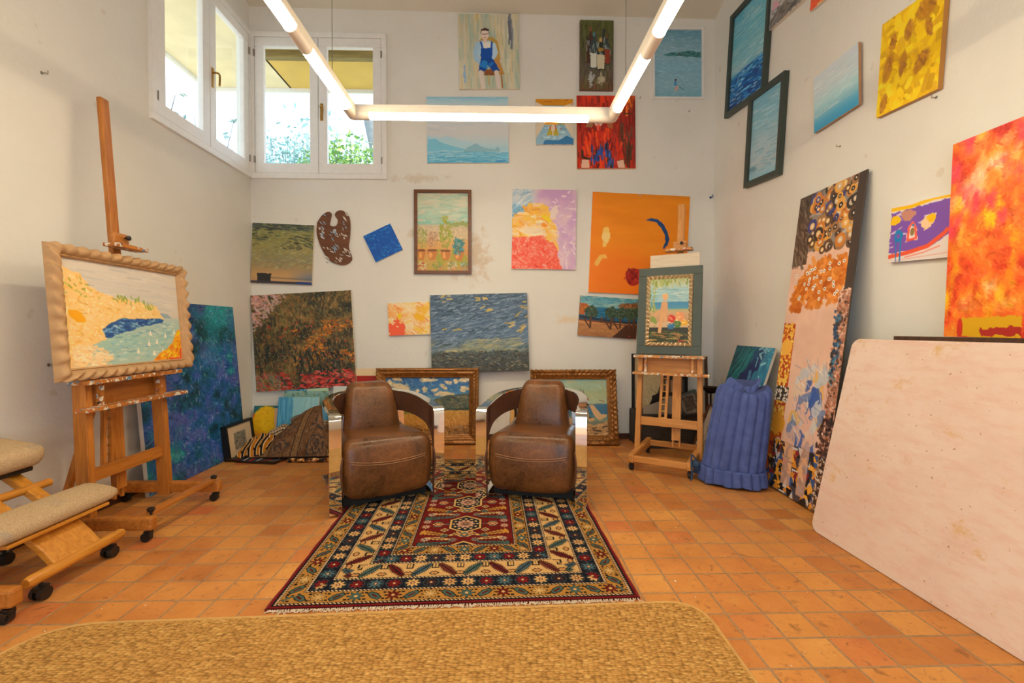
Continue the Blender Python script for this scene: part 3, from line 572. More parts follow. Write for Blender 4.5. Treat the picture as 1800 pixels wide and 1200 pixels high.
def art_meadow(W, H):
    A = Art(W, H, 220, '3a6c78', 32); A.vgrad([(0, '88b0a8'), (.25, '5c8078'), (.5, '4c6c58'), (1, '1c4c78')]); A.strokes(160, ['5c7c48', '3c6878', '90987c', '2c5c70'], .05, .02, 1, .8, None, .7); A.ell(.55, .3, .05, .07, 'c4b8b0', 0, .1); A.ell(.62, .32, .04, .05, '8a5c4c'); A.ell(.92, .22, .04, .05, 'e8c018'); return A

def art_stripe(W, H):
    A = Art(W, H, 220, 'a8c8bc', 33); A.put(A.X < .45, '3a84b0'); A.strokes(50, ['2a6ca0', '78b0c4', '1f5c94', '94bcc0'], .5, .02, PI/2, .03, A.X < .5, .7); A.put((A.X > .55)*(A.Y < .5), 'b0ccb0'); A.ell(.75, .3, .16, .1, 'c0cc9c', 0, .1); return A

def art_sketch(W, H):
    A = Art(W, H, 230, 'c8d0cc', 34); A.ell(.47, .36, .17, .2, '5c6464', .2, .02); A.ell(.5, .42, .13, .2, 'b0b8b4', .2, .02); A.strokes(50, ['4a5050', '707878'], .1, .012, .9, .4, (A.em(.47, .32, .2, .2, .2) > .5) & (A.em(.5, .42, .13, .2, .2) < .5)); A.line([(.42, .4), (.47, .4)], .02, '3c4242'); A.line([(.53, .41), (.58, .42)], .02, '3c4242'); A.line([(.47, .55), (.54, .56)], .015, '5c5c5c'); A.strokes(40, ['5a605c', '7c8480'], .1, .02, .2, .4, A.Y > .66); return A

def art_poster(W, H):
    A = Art(W, H, 220, 'e0c8a0', 35); A.poly([(0, .1), (1, .1), (1, .26), (0, .26)], 'a42018'); A.ell(.3, .62, .26, .24, '4c4844'); A.strokes(50, ['5c5854', '3c3836', '6a6460'], .06, .02, .4, .6, A.em(.3, .62, .24, .22) > .5); A.poly([(.73, .36), (.9, .36), (.9, .39), (.85, .44), (.84, .56), (.79, .56), (.78, .44), (.73, .39)], 'e0a810'); return A

def art_wheat(W, H):
    A = Art(W, H, 230, '4c7ca4', 36); A.vgrad([(0, '2f60a0'), (.2, '3c74a8'), (.34, '5c8cac'), (.56, '8c9c94'), (.57, 'c89a44'), (.8, 'b88038'), (1, '7c5428')])
    A.strokes(240, ['2c5c9c', '4080b0', '6890ac', '345c94'], .05, .02, .5, .7, A.Y < .35, .7); n = A.nz(6, 5, 3, 2)
    for x, y, rx, ry in ((.5, .04, .1, .05), (.17, .19, .1, .09), (.3, .3, .07, .05), (.05, .1, .05, .05), (.47, .22, .02, .04), (.58, .23, .03, .02), (.68, .16, .04, .03), (.85, .08, .04, .04), (.95, .04, .06, .05), (.7, .29, .1, .05), (.95, .2, .05, .04), (.35, .4, .06, .05), (.75, .1, .03, .02), (.38, .24, .015, .03), (.15, .04, .05, .03)): A.ell(x, y, rx, ry, 'd8c49c', 0, .06, .3); A.strokes(8, ['e8d4ac', 'b8b090'], .03, .02, 0, .8, A.em(x, y, rx*.8, ry*.7) > .5)
    A.poly([(.5, .46), (.6, .38), (.72, .32), (.85, .3), (1, .29), (1, .58), (.45, .57)], '46544c', .02); A.strokes(150, ['5c6450', '3c4840', '70684c', '7c7454'], .04, .016, .2, .4, A.pm([(.55, .44), (.72, .33), (1, .3), (1, .56), (.5, .56)])); A.poly([(.82, .54), (1, .53), (1, .57), (.82, .57)], '3a4430', .02); A.strokes(24, ['6c7c3c', '587034'], .04, .03, 0, .4, A.pm([(.2, .58), (.36, .58), (.36, .63), (.2, .63)])); A.strokes(500, ['d0a048', 'b47c30', 'e0b45c', '96682c', 'c08c3c'], .06, .008, 1.3, .4, A.Y > .58, .7); A.strokes(120, ['7c5428', '64431f', '947050'], .06, .016, .1, .3, A.Y > .84); return A

def art_boat(W, H):
    A = Art(W, H, 230, '90a888', 37); A.vgrad([(0, '8ab0a8'), (.25, '9cac84'), (.44, 'a4b494'), (.45, '40708c'), (.6, '386a88'), (.72, '6c8c78'), (.78, 'b08858'), (1, '9c7848')]); A.strokes(150, ['a0b090', '8cb0a4', 'acac84'], .1, .03, .2, .5, A.Y < .42, .4); A.line([(.645, .2), (.68, .45)], .014, '6c6448'); A.line([(.6, .17), (.66, .36)], .012, '7c7458'); A.line([(.88, .38), (.95, .4)], .012, '8c5844'); A.line([(.58, .49), (.95, .42)], .012, 'a09070')
    A.poly([(.55, .62), (.62, .5), (.7, .66), (.78, .7), (.55, .74)], '3c4440', .01); A.poly([(.73, .48), (.79, .47), (.9, .63), (.99, .64), (.98, .68), (.88, .73), (.82, .7)], 'c8a478', .01); A.poly([(.4, .7), (.8, .7), (.78, .76), (.42, .76)], 'c09c6c', .01); A.poly([(.5, .77), (.82, .74), (.98, .76), (.8, .82), (.5, .83)], '6c7868', .02); A.strokes(150, ['c09860', 'a47c4c', '8c6844', 'd0a870'], .09, .014, .03, .15, A.Y > .8); A.strokes(14, ['5c4838', '483a30'], .06, .02, 0, .2, (A.Y > .84) & (A.X > .5)); return A

def art_teal(W, H):
    A = Art(W, H, 260, '1a5c6c', 38); n = A.nz(5, 4, 4); A.a = A.ramp(n*.5 + A.X*.5, [(.1, '123c48'), (.35, '186878'), (.55, '1a4c7c'), (.75, '2c80a8'), (1, '6cb4cc')]); A.strokes(260, ['187c84', '123c4c', '2490a0', '14505c'], .12, .016, 2.1, .25, A.X < .5, .6); A.ell(.5, .3, .14, .32, '1c2c64', .5, .1, .4); A.ell(.62, .5, .14, .12, '16307c', .3, .1, .4); A.ell(.8, .66, .14, .08, '1c64a4', .2, .06, .4); A.ell(.6, .25, .04, .06, '3c78a8', 0, .05); A.strokes(40, ['90c8d4', '5ca8c4'], .05, .014, .3, .8, A.X > .66); return A

def art_mosaic(W, H):
    """plain decorative panel: soft pale middle, dotted orange edge, speckled right edge, rows of small triangles"""
    A = Art(W, H, 260, 'dcb8a4', 39); r = A.r; A.mott(8, 4, 12)
    A.put((A.X > .58)*(A.X < 2)*np.clip((A.nz(4, 12, 2)-.4)*2, 0, 1)*.25, 'e8ccc0')
    A.put((A.Y < .2), '8c8580'); A.put((A.Y < .24)*(A.X < .26), '50453c'); A.strokes(90, ['6c6058', '443a34', '7c6c5c'], .03, .006, 1.2, .4, (A.Y < .24) & (A.X < .26)); A.strokes(70, ['b0a8a4', '6a6664', 'a09488'], .03, .01, -.4, .4, (A.Y < .2) & (A.X > .26))
    for _ in range(85):
        x, y = .26+.66*r.rand(), .205*r.rand(); q = .012+.014*r.rand(); c = ['5a4434', 'd8a04c', '3c4484', '34302e', '9c7450', 'c87c34'][r.randint(6)]; A.ell(x, y, q/W*H*.9, q*.9, c); A.ell(x, y, q/W*H*.45, q*.45, ['2c2826', 'e0c088', 'c8b8a0'][r.randint(3)]); A.ell(x, y, q/W*H*.15, q*.15, 'e8e0d4')
    A.strokes(420, ['d07c2c', 'e09040', 'c06420'], .02, .012, .4, .9, A.pm([(.1, .33), (.3, .26), (.9, .24), (.96, .33), (.86, .38), (.3, .37), (.1, .42)], .05)); 
    for _ in range(40): x, y = .1+.8*r.rand(), .25+.13*r.rand(); A.ell(x, y, .02, .006, 'ece4d8'); A.ell(x, y, .008, .0025, '343c5c')
    A.put((A.X > .9)*(A.Y < .34), '423a36'); A.put((A.X < .22)*(A.Y > .44), 'c85c1c')
    for _ in range(520): x, y = .2*r.rand(), .44+.38*r.rand(); q = .003+.003*r.rand(); A.ell(x, y, q/W*H, q, ['e8b440', 'f0cc60', 'a83818'][r.randint(3)]); 
    A.ell(.1, .52, .1, .028, 'ecb44c'); A.ell(.13, .78, .12, .04, 'e0a030', 0, .02); A.put((A.X < .24)*(A.Y > .655)*(A.Y < .705), '34302e')
    for _ in range(40): A.ell(.24*r.rand(), .655+.05*r.rand(), .014, .004, 'd8d0c8')
    A.put((A.X > .84)*(A.Y > .34), 'b08470'); A.strokes(500, ['7c4c38', 'e0c4b4', '40302c', 'd8a890', 'a86040'], .005, .005, 0, 1, (A.X > .84) & (A.Y > .34)); A.strokes(260, ['3c2c28', '5a3c30', '2c2422'], .006, .006, 0, 1, (A.X > .8) & (A.Y > .72)); A.strokes(90, ['4c8cb0', '2c4c74', '34302e'], .006, .007, 0, 1, (np.abs(A.X-.8+.1*np.sin(A.Y*9)) < .05) & (A.Y > .4) & (A.Y < .62))
    for k in range(60): x, y = .34+.46*r.rand(), .56+.28*r.rand(); q = .016+.02*r.rand(); A.ell(x, y, q/W*H*.7, q, ['b8c0c8', '3c5ca8', 'd8c4b0', '6c80b0', 'e0b05c', 'c8ccd0', 'dcb4a4', 'dcb4a4'][r.randint(8)], r.rand(), .02, .1, .85)
    A.strokes(60, ['a4acbc', '8c98b4', 'e4dcd4'], .03, .002, .9, .3, (A.X > .34) & (A.X < .8) & (A.Y > .56) & (A.Y < .82)); A.put((A.Y > .835)*(A.X > .08), '4c4448')
    for _ in range(190):
        x, y = .04+.8*r.rand(), .845+.15*r.rand(); q = .03+.035*r.rand(); d = 1 if r.rand() < .5 else -1; h = .008+.012*r.rand(); sk = (r.rand()-.5)*.05
        A.poly([(x-q, y+d*h), (x+q, y+d*h), (x+sk, y-d*h)], ['e8a838', '2c2826', 'c8c8cc', 'd08a2c', '8c2c28', '3c5c94', 'e8a838', '1c1a1a'][r.randint(8)])
    A.put((A.X > .3)*(A.X < .46)*(A.Y > .8)*(A.Y < .97)*.75, 'd8b09c'); A.put((A.X > .58)*(A.X < .72)*(A.Y > .8)*(A.Y < .98)*.75, 'd8b09c'); A.put((A.X > .86)*(A.Y > .84), '3c2c26'); A.strokes(160, ['d8ccc0', 'b07c4c'], .004, .004, 0, 1, (A.X > .84) & (A.Y > .84)); return A
# ------------------------------------------------------------------ the room
def wallmat(name, stain=None, tint='e3e3de'):
    t = NT(name); v = t.coord(); c = lin(tint)
    n = t.noise(v, 1.3, 5, .6); col = t.ramp(n, [(.3, tuple(q*.95 for q in c)), (.7, tuple(min(1, q*1.03) for q in c))])
    sp = t.ramp(t.noise(v, 7, 2, .4), [(.735, (0, 0, 0)), (.75, (1, 1, 1))]); col = t.mix(t.math('MULTIPLY', sp, .2), col, lin('b89a70'))
    h = t.noise(v, 30, 4, .6)
    if stain:
        for (cx, cz, rx, rz, cc, th) in stain:
            mp = t.coord('Object', (1/rx, 0, 1/rz), loc=(-cx/rx, 0, -cz/rz))
            ln = t.n('ShaderNodeVectorMath'); ln.operation = 'LENGTH'; t.l(mp, ln.inputs[0])
            near = t.math('SUBTRACT', 1.0, ln.outputs['Value']); f = t.math('MULTIPLY', t.noise(v, 9, 5, .65, .8), 1.0)
            m = t.ramp(t.math('ADD', t.math('MULTIPLY', near, .35), f), [(th-.04, (0, 0, 0)), (th+.14, (1, 1, 1))])
            m2 = t.math('MULTIPLY', m, t.ramp(near, [(0, (0, 0, 0)), (.2, (1, 1, 1))]))
            col = t.mix(t.math('MULTIPLY', m2, .5), col, lin(cc)); h = t.math('SUBTRACT', h, t.math('MULTIPLY', m2, .6))
    t.bsdf(col, .85, 0, .2); t.bump(h, .22, .012); return t.m

def tilemat():
    t = NT('terracotta_tiles'); tc = t.coord('Object', (1, 1, 1), loc=(-.008, -.012, 0))
    wob = t.n('ShaderNodeVectorMath'); wob.operation = 'MULTIPLY_ADD'
    nz = t.n('ShaderNodeTexNoise'); nz.inputs['Scale'].default_value = 6; nz.inputs['Detail'].default_value = 3; t.l(tc, nz.inputs['Vector'])
    t.l(nz.outputs['Color'], wob.inputs[0]); wob.inputs[1].default_value = (.010, .010, 0); t.l(tc, wob.inputs[2])
    br = t.n('ShaderNodeTexBrick'); br.offset = 0; br.squash = 1
    for k, v in (('Scale', 1), ('Mortar Size', .0058), ('Mortar Smooth', .35), ('Bias', 0), ('Brick Width', .158), ('Row Height', .154)): br.inputs[k].default_value = v
    br.inputs['Color1'].default_value = (0, 0, 0, 1); br.inputs['Color2'].default_value = (1, 1, 1, 1); br.inputs['Mortar'].default_value = (.5, .5, .5, 1)
    t.l(wob.outputs[0], br.inputs['Vector'])
    tile = t.ramp(br.outputs['Color'], [(0, lin('a8622e')), (.25, lin('c07a3c')), (.5, lin('cc8a44')), (.8, lin('d69c50')), (.93, lin('c87e44')), (1, lin('bc5c36'))])
    n1 = t.noise(tc, 5, 5, .65); tile = t.mix(.42, tile, t.ramp(n1, [(.25, lin('92552a')), (.5, lin('ca8442')), (.75, lin('e2ac62'))]))
    n2 = t.noise(tc, 24, 5, .7); tile = t.mix(t.ramp(n2, [(.56, (0, 0, 0)), (.74, (.7, .7, .7))]), tile, lin('7c4a26'))
    sp = t.ramp(t.noise(tc, 70, 2, .4), [(.72, (0, 0, 0)), (.75, (1, 1, 1))]); tile = t.mix(t.math('MULTIPLY', sp, .6), tile, lin('4a2f20'))
    sp2 = t.ramp(t.noise(tc, 48, 1, .4), [(.775, (0, 0, 0)), (.79, (1, 1, 1))]); tile = t.mix(sp2, tile, lin('e6ddcc'))
    st = t.ramp(t.noise(tc, 11, 4, .75, .6), [(.60, (0, 0, 0)), (.70, (.65, .65, .65))]); tile = t.mix(st, tile, lin('6e4426'))
    dirt = t.ramp(t.noise(tc, .9, 3, .5), [(.5, (0, 0, 0)), (.75, (.5, .5, .5))]); tile = t.mix(dirt, tile, lin('8a5a34'))
    mort = t.ramp(n2, [(.3, lin('84664a')), (.7, lin('b4916a'))])
    col = t.mix(br.outputs['Fac'], tile, mort); t.bsdf(col, .5, 0, .35)
    t.l(t.ramp(n1, [(.3, (.38, .38, .38)), (.7, (.62, .62, .62))]), t.b.inputs['Roughness'])
    h = t.math('SUBTRACT', t.math('MULTIPLY', n1, .4), br.outputs['Fac']); t.bump(h, .5, .004); return t.m

M['floor'] = tilemat()
M['wall'] = wallmat('painted_plaster')
M['wallback'] = wallmat('painted_plaster_flaking', [(-.3, 2.0, .32, .42, 'c4a478', .66), (-.75, 2.25, .5, .14, 'c8b08a', .70), (.75, 1.3, .35, .1, 'e2c488', .68), (-.9, 2.82, .5, .08, 'c4b498', .68)])
M['ceil'] = wallmat('ceiling_paint', None, 'd8d3c4')
M['white'] = plain('white_gloss_paint', 'e8e8e6', .35, 0, .03)
M['base'] = wood('baseboard_wood', '5c3520', '3c2012', 'X', .5)
M['glass'] = glassy('window_glass')

Y0 = -1.7; SL = .30
def zc(x, y): return 4.61 - .010*(x - XL) + SL*(D - y)
T = .14
def structure(o): o['kind'] = 'structure'; return o
mb = MB(); mb.box(((XL+XR)/2, (Y0+D)/2, -.05), (XR-XL+2*T, D-Y0+2*T, .1)); structure(mb.build('floor', M['floor']))

WX0, WX1, WZ0, WZ1 = XL+.004, -1.212, 2.795, 4.338        # back window, outer frame
LY0, LY1 = 3.489, D-.004                                  # left window
ZT = 6.9
mb = MB()
mb.box(((XL+XR)/2, D+T/2, WZ0/2), (XR-XL+2*T, T, WZ0)); mb.box(((WX1+XR+T)/2, D+T/2, (WZ0+WZ1)/2), (XR+T-WX1, T, WZ1-WZ0)); mb.box(((XL+XR)/2, D+T/2, (WZ1+4.75)/2), (XR-XL+2*T, T, 4.75-WZ1))
mb.box((XL-T/2+.002, D+T/2, (WZ0+WZ1)/2), (T+.004, T, WZ1-WZ0))
structure(mb.build('wall_back', M['wallback']))
mb = MB(); yb = Y0-T
mb.box((XL-T/2, (yb+D)/2, WZ0/2), (T, D-yb, WZ0)); mb.box((XL-T/2, (yb+LY0)/2, (WZ0+WZ1)/2), (T, LY0-yb, WZ1-WZ0)); mb.prism([(yb, WZ1), (D, WZ1), (D, 4.75), (yb, ZT)], 0, T, Matrix(((0, 0, 1, XL-T), (1, 0, 0, 0), (0, 1, 0, 0), (0, 0, 0, 1))))
structure(mb.build('wall_left', M['wall']))
mb = MB(); mb.prism([(yb, 0), (D, 0), (D, 4.75), (yb, ZT)], 0, T, Matrix(((0, 0, 1, XR), (1, 0, 0, 0), (0, 1, 0, 0), (0, 0, 0, 1))))
structure(mb.build('wall_right', M['wall']))
# front wall (behind the camera) with an open gap, added and sized to let sky light in
mb = MB(); mb.box(((XL+XR)/2, Y0-T/2, (3.0+ZT)/2), (XR-XL+2*T, T, ZT-3.0)); mb.box((XL+.5, Y0-T/2, 1.5), (1.0+2*T, T, 3.0)); mb.box((XR-.5, Y0-T/2, 1.5), (1.0+2*T, T, 3.0))
structure(mb.build('wall_front', M['wall']))
mb = MB(); P = [(XL-T, Y0-T), (XR+T, Y0-T), (XR+T, D+T), (XL-T, D+T)]
vs = [(x, y, zc(x, y)) for x, y in P] + [(x, y, zc(x, y)+.1) for x, y in P]
mb.add(vs, [(0, 1, 2, 3), (7, 6, 5, 4), (0, 4, 5, 1), (1, 5, 6, 2), (2, 6, 7, 3), (3, 7, 4, 0)]); structure(mb.build('ceiling', M['ceil']))
mb = MB(); mb.box(((XL+XR)/2, D-.006, .03), (XR-XL, .012, .06)); structure(mb.build('baseboard_back', M['base']))
mb = MB(); mb.box((XR-.006, (Y0+D)/2, .03), (.012, D-Y0-.03, .06)); structure(mb.build('baseboard_right', M['base']))
mb = MB(); mb.box((XL+.006, (Y0+D)/2, .03), (.012, D-Y0-.03, .06)); structure(mb.build('baseboard_left', M['base']))

# ------------------------------------------------------------------ windows
def window(name, Mw, W, H, label):
    """local: x along the wall, z up from the lower edge, -y into the room"""
    root = thing(name, label, 'window', Mw); root['kind'] = 'structure'
    f = .055
    mb = MB()
    for a, b in (((0, 0), (W, f)), ((0, H-f), (W, H)), ((0, f), (f, H-f)), ((W-f, f), (W, H-f))):
        mb.box(((a[0]+b[0])/2, .02, (a[1]+b[1])/2), (b[0]-a[0], .10, b[1]-a[1]))
    mb.build('window_frame', M['white'], root, bevel=.004)
    mb = MB(); mb.box((W/2, .045, .02), (W, .14, .03)); 
    sw = (W-2*f)/2; g = .0025; st, rt, rb = .088, .095, .105
    for k in range(2):
        x0, x1 = f + k*sw + g, f + (k+1)*sw - g; z0, z1 = f+g, H-f-g
        mb = MB()
        mb.box(((x0+x1)/2, .005, z0+rb/2), (x1-x0, .055, rb)); mb.box(((x0+x1)/2, .005, z1-rt/2), (x1-x0, .055, rt))
        mb.box((x0+st/2, .005, (z0+z1)/2), (st, .055, z1-z0-rb*2+.02)); mb.box((x1-st/2, .005, (z0+z1)/2), (st, .055, z1-z0-rb*2+.02))
        sash = mb.build('sash', M['white'], root, bevel=.006)
        mb = MB(); mb.box(((x0+x1)/2, .012, (z0+z1)/2), (x1-x0-2*st+.02, .005, z1-z0-rb-rt+.02)); mb.build('pane', M['glass'], sash)
        hx = x0 - .004 if k == 0 else x1 + .004
        for zz in (z0+.14, z1-.17):
            mb = MB(); mb.tube([(hx, -.026, zz-.035), (hx, -.026, zz+.035)], .010, 10); mb.box((hx, -.012, zz), (.03, .02, .05)); mb.build('hinge', M['steel'], sash, smooth=True)
    cx = f + sw + .03; cz = H*.455
    mb = MB(); mb.box((cx+.006, -.025, cz), (.03, .008, .18)); h = mb.build('handle', M['brass'], root, bevel=.002)
    mb = MB(); mb.tube(bez([(cx+.006, -.028, cz+.045), (cx+.006, -.062, cz+.045), (cx+.03, -.07, cz+.042), (cx+.036, -.07, cz+.0), (cx+.03, -.07, cz-.06)], 6), .0085, 10); mb.build('lever', M['brass'], h, smooth=True)
    return root
window('window_1', Matrix.Translation((WX0, D, WZ0)), WX1-WX0, WZ1-WZ0, 'white double casement window high on the back wall by the left corner')
window('window_2', Matrix.Translation((XL, LY0, WZ0)) @ Matrix.Rotation(PI/2, 4, 'Z'), LY1-LY0, WZ1-WZ0, 'white double casement window high on the left wall next to the corner')

# ------------------------------------------------------------------ outside the windows
M['soffit'] = plain('ochre_soffit', 'd8b45c', .9, 0, .08, 3)
M['soffit2'] = plain('pale_soffit', 'e8d8b0', .9, 0, .08, 3)
M['beam'] = wood('eave_beam', 'a08c50', '6c5c34', 'X', .8)
t = NT('leaves'); oi = t.coord(); c = t.ramp(t.noise(oi, 9, 3), [(.3, lin('4c8a44')), (.5, lin('8cc05c')), (.75, lin('dcec9c'))]); t.bsdf(c, .55); M['leaf'] = t.m
t = NT('blue_leaves'); oi = t.coord(); c = t.ramp(t.noise(oi, 7, 3), [(.3, lin('6c9ca4')), (.6, lin('a8d0d0')), (.8, lin('e4f4ec'))]); t.bsdf(c, .55); M['leaf2'] = t.m
M['bark'] = plain('bark', '7c8488', .9, 0, .2, 12)
M['gravel'] = plain('terrace', 'cfc8b8', .95, 0, .15, 6)

e = thing('roof_overhang', 'ochre roof overhang with a beam seen through the back window', 'roof', Matrix.Translation((-2, 5.0, 4.4)))
mb = MB(); mb.box((1.4, .62, 0.03), (4.4, .95, .06)); mb.build('soffit', M['soffit'], e)
mb = MB(); mb.box((1.4, .30, -.04), (4.4, .08, .08)); mb.build('beam', M['beam'], e)
mb = MB(); mb.box((.85, 1.11, .03), (5.5, .03, .16)); mb.build('fascia', M['white'], e)
e = thing('roof_overhang', 'ochre roof overhang seen through the left window', 'roof', Matrix.Translation((XL-T, 2.6, 4.4)))
mb = MB(); mb.box((-.52, 0.62, 0.03), (1.08, 5.74, .06)); mb.build('soffit', M['soffit2'], e)
mb = MB(); mb.box((-1.09, .62, .03), (.03, 5.74, .16)); mb.build('fascia', M['white'], e)
mb = MB(); mb.box((0, D+T+5.5, 2.25), (24, 10.8, .1)); o = mb.build('garden_terrace', M['gravel']); tag(o, 'pale garden ground outside the back window', 'ground')
mb = MB(); mb.box((XL-T-4.2, 1.5, 2.25), (8.2, 7.0, .1)); o = mb.build('garden_terrace', M['gravel']); tag(o, 'pale garden ground outside the left window', 'ground')

def shrub(name, label, c, r, h, n, mat, seed, leaf=.07, group=None):
    rr = random.Random(seed); root = thing(name, label, 'shrub', Matrix.Translation(c), group)
    mb = MB(); tips = []
    for k in range(max(6, n//60)):
        a = rr.uniform(0, 2*PI); q = r*math.sqrt(rr.random()); tip = Vector((q*math.cos(a), q*math.sin(a), h*(1-.38*rr.random()**1.6)*(1-.12*(q/r)**2)))
        mb.tube([(0, 0, 0), tip*.5 + Vector((rr.uniform(-.04, .04), 0, .05)), tip], [.012, .008, .003], 5); tips.append(tip)
    mb.build('stems', M['bark'], root)
    mb = MB()
    for k in range(n):
        tip = rr.choice(tips); p = tip*rr.uniform(.5, 1.0) + Vector([rr.gauss(0, .07*r/.5) for _ in range(3)])
        d = Vector([rr.gauss(0, 1) for _ in range(3)]).normalized(); s = d.cross(Vector([rr.gauss(0, 1) for _ in range(3)])).normalized(); l = leaf*rr.uniform(.6, 1.3)
        mb.add([p, p + d*l*.5 + s*l*.22, p + d*l, p + d*l*.5 - s*l*.22], [(0, 1, 2, 3)])
    mb.build('foliage', M[mat], root); return root
gs = 'shrubs outside the windows'
shrub('garden_shrub', 'bright green shrub filling the foot of the back window\'s right pane', (-2.4, 7.1, 2.3), .42, 2.0, 3200, 'leaf', 1, .075, gs)
shrub('garden_shrub', 'bluish shrub at the foot of the back window\'s left pane', (-3.4, 7.2, 2.3), .46, 2.0, 3200, 'leaf2', 2, .075, gs)
shrub('garden_shrub', 'small green shrub low between the two panes of the back window', (-2.9, 6.9, 2.3), .2, 1.65, 1100, 'leaf', 3, .065, gs)
shrub('garden_shrub', 'tall loose pale shrub behind the others outside the back window', (-3.5, 8.6, 2.3), 1.0, 3.0, 1500, 'leaf2', 4, .11, gs)
shrub('garden_shrub', 'dark bluish shrub at the right edge of the back window', (-1.85, 7.4, 2.3), .24, 1.9, 1500, 'leaf2', 5, .075, gs)
shrub('garden_shrub', 'sparse leafy sprig in the left window\'s near pane', (-3.5, 4.5, 2.3), .4, 1.45, 130, 'leaf2', 6, .085, gs)
shrub('garden_shrub', 'sparse leafy sprig in the left window\'s far pane', (-3.5, 5.6, 2.3), .34, 1.55, 110, 'leaf2', 7, .085, gs)
o = MB().tube(bez([(-1.75, 8.0, 2.29), (-1.95, 8.05, 3.4), (-2.3, 8.1, 4.9)], 6), [.2-.006*k for k in range(13)], 12).build('tree_trunk', M['bark'], None, smooth=True); tag(o, 'slanting grey tree trunk at the right edge of the back window', 'tree')

# ------------------------------------------------------------------ the hanging strip light
M['lampbody'] = plain('lamp_enamel', 'e6dfd2', .4, 0, .02)
M['tube'] = emit('tube_light', (1.0, .80, .52), 50.0)
LZ = 2.65; LX0, LX1, LYB = -1.0, .768, 3.09
lp = thing('strip_light', 'long U-shaped hanging strip light with glowing tubes', 'lamp', Matrix.Translation((0, LYB, LZ)))
def lamp_arm(p0, p1, lit):
    """p0, p1 ends of an arm; lit = [(from, to)] in metres from p0"""
    p0 = Vector(p0); p1 = Vector(p1); d = (p1-p0).normalized(); L = (p1-p0).length
    mb = MB(); mb.bar(p0 + Vector((0, 0, .022)), p1 + Vector((0, 0, .022)), .070, .040); mb.bar(p0 + Vector((0, 0, .052)), p1 + Vector((0, 0, .052)), .044, .020)
    mb.build('housing', M['lampbody'], lp, bevel=.003, world=True)
    cur = 0
    for a, b in lit + [(L, L)]:
        if a - cur > .005:
            mb = MB(); mb.tube([p0 + d*cur, p0 + d*a], .034, 20); mb.build('coupler', M['lampbody'], lp, smooth=True, world=True)
        if b > a:
            mb = MB(); mb.tube([p0 + d*a, p0 + d*b], .031, 20); mb.build('light_tube', M['tube'], lp, smooth=True, world=True)
        cur = b
lamp_arm((LX0, LYB, LZ), (LX1, LYB, LZ), [(.115, 1.60)])
seg = [(.14, .72), (.9, 1.48), (1.66, 2.24), (2.42, 3.0), (3.18, 3.76)]
lamp_arm((LX0, LYB, LZ), (LX0-.02, LYB-3.9, LZ), seg)
lamp_arm((LX1, LYB, LZ), (LX1+.02, LYB-3.9, LZ), seg)
for x, y in ((LX0+.0, 2.72), (LX1-.0, 2.76), (LX0, .4), (LX1, .4)):
    mb = MB(); mb.tube([(x, y, LZ+.06), (x, y, zc(x, y)-.002)], .0022, 6); mb.build('wire', M['steel'], lp, world=True)
# ------------------------------------------------------------------ pictures on the walls
def picture(label, P, fn, T=.028, ppm=None, edge='cfc6b8', frame=None, cat='painting', name='painting', group=None, wob=None, mat='paint'):
    """P = TL TR BR BL of the front in space; frame = (width, profile, material, fn, N)"""
    c, u, v = quad_fit(P); W, H = u.length, v.length; Mx = frame_matrix(c, u, v)
    if frame is None:
        o = art_mesh(name, fn(W, H), T, edge, mat, None, wob=wob); o.matrix_world = Mx
        return tag(o, label, cat, group)
    fw, prof, fm, ffn, N = frame
    root = thing(name, label, cat, Mx, group); w, h = W-2*fw, H-2*fw
    picture_frame('frame', w, h, prof, fm, root, ffn, N)
    o = art_mesh('canvas', fn(w+.006, h+.006), .012, edge, mat, root); o.location = (0, 0, -.012)
    mb = MB(); mb.box((0, 0, -.032), (W-.03, H-.03, .006)); mb.build('backing', M['canvas_edge'], root)
    return root

def onback(px, off, off2=None): return [hit(*p, 1, D-o) for p, o in zip(px, (off, off, off2 or off, off2 or off))]
def onright(px, off, off2=None): return [hit(*p, 0, XR-o) for p, o in zip(px, (off, off, off2 or off, off2 or off))]

M['thinframe'] = wood('brown_frame', '7c4a24', '54301a', 'X', .4)
M['greenframe'] = plain('dark_green_frame', '39443f', .45, 0, .08)
M['gilt'] = plain('dull_gilt', '94622e', .38, .45, .4, 40)
M['plasterframe'] = plain('pale_carved_wood', 'bc966a', .6, 0, .08, 16)
M['silver'] = plain('champagne_gilt', 'd4bc94', .28, .65, .3, 60)
M['blackframe'] = plain('black_frame', '1a1614', .4)
M['slate'] = plain('slate_green_mount', '44524e', .55, 0, .08, 8)
flat = lambda w, t=.03: [(0, -.004), (0, .010), (w, .010), (w, -t+.004), (.004, -t+.004)]

picture('canvas of a seated boy in blue overalls at the top of the back wall', onback([(804, 24), (911, 24), (914, 156), (808, 156)], .03), art_boy)
picture('narrow dark canvas of wine bottles near the top of the back wall', onback([(1020, 35), (1079, 36), (1078, 158), (1019, 157)], .04), art_bottles, .038, edge='6a4a38')
w = .022
picture('blue seascape with a small bather in a thin white frame, top right', onback([(1147, 48), (1237, 49), (1237, 174), (1147, 174)], .022), art_bather, frame=(w, flat(w), M['white'], None, 1))
picture('wide pale blue coastal landscape behind the hanging light', onback([(750, 170), (893, 170), (894, 286), (751, 286)], .03), art_coast)
picture('small canvas of a blue-floored room under an orange ceiling beside the red portrait', onback([(942, 174), (1008, 174), (1008, 254), (942, 254)], .025), art_room, .022)
picture('red painting of a woman in a red dress with pale hands', onback([(1013, 168), (1116, 168), (1118, 296), (1015, 296)], .035), art_red, .032, edge='d8c4a4')
picture('square canvas of green and ochre pond water nearest the left corner', onback([(443, 391), (551, 396), (549, 501), (441, 497)], .03), art_pond)
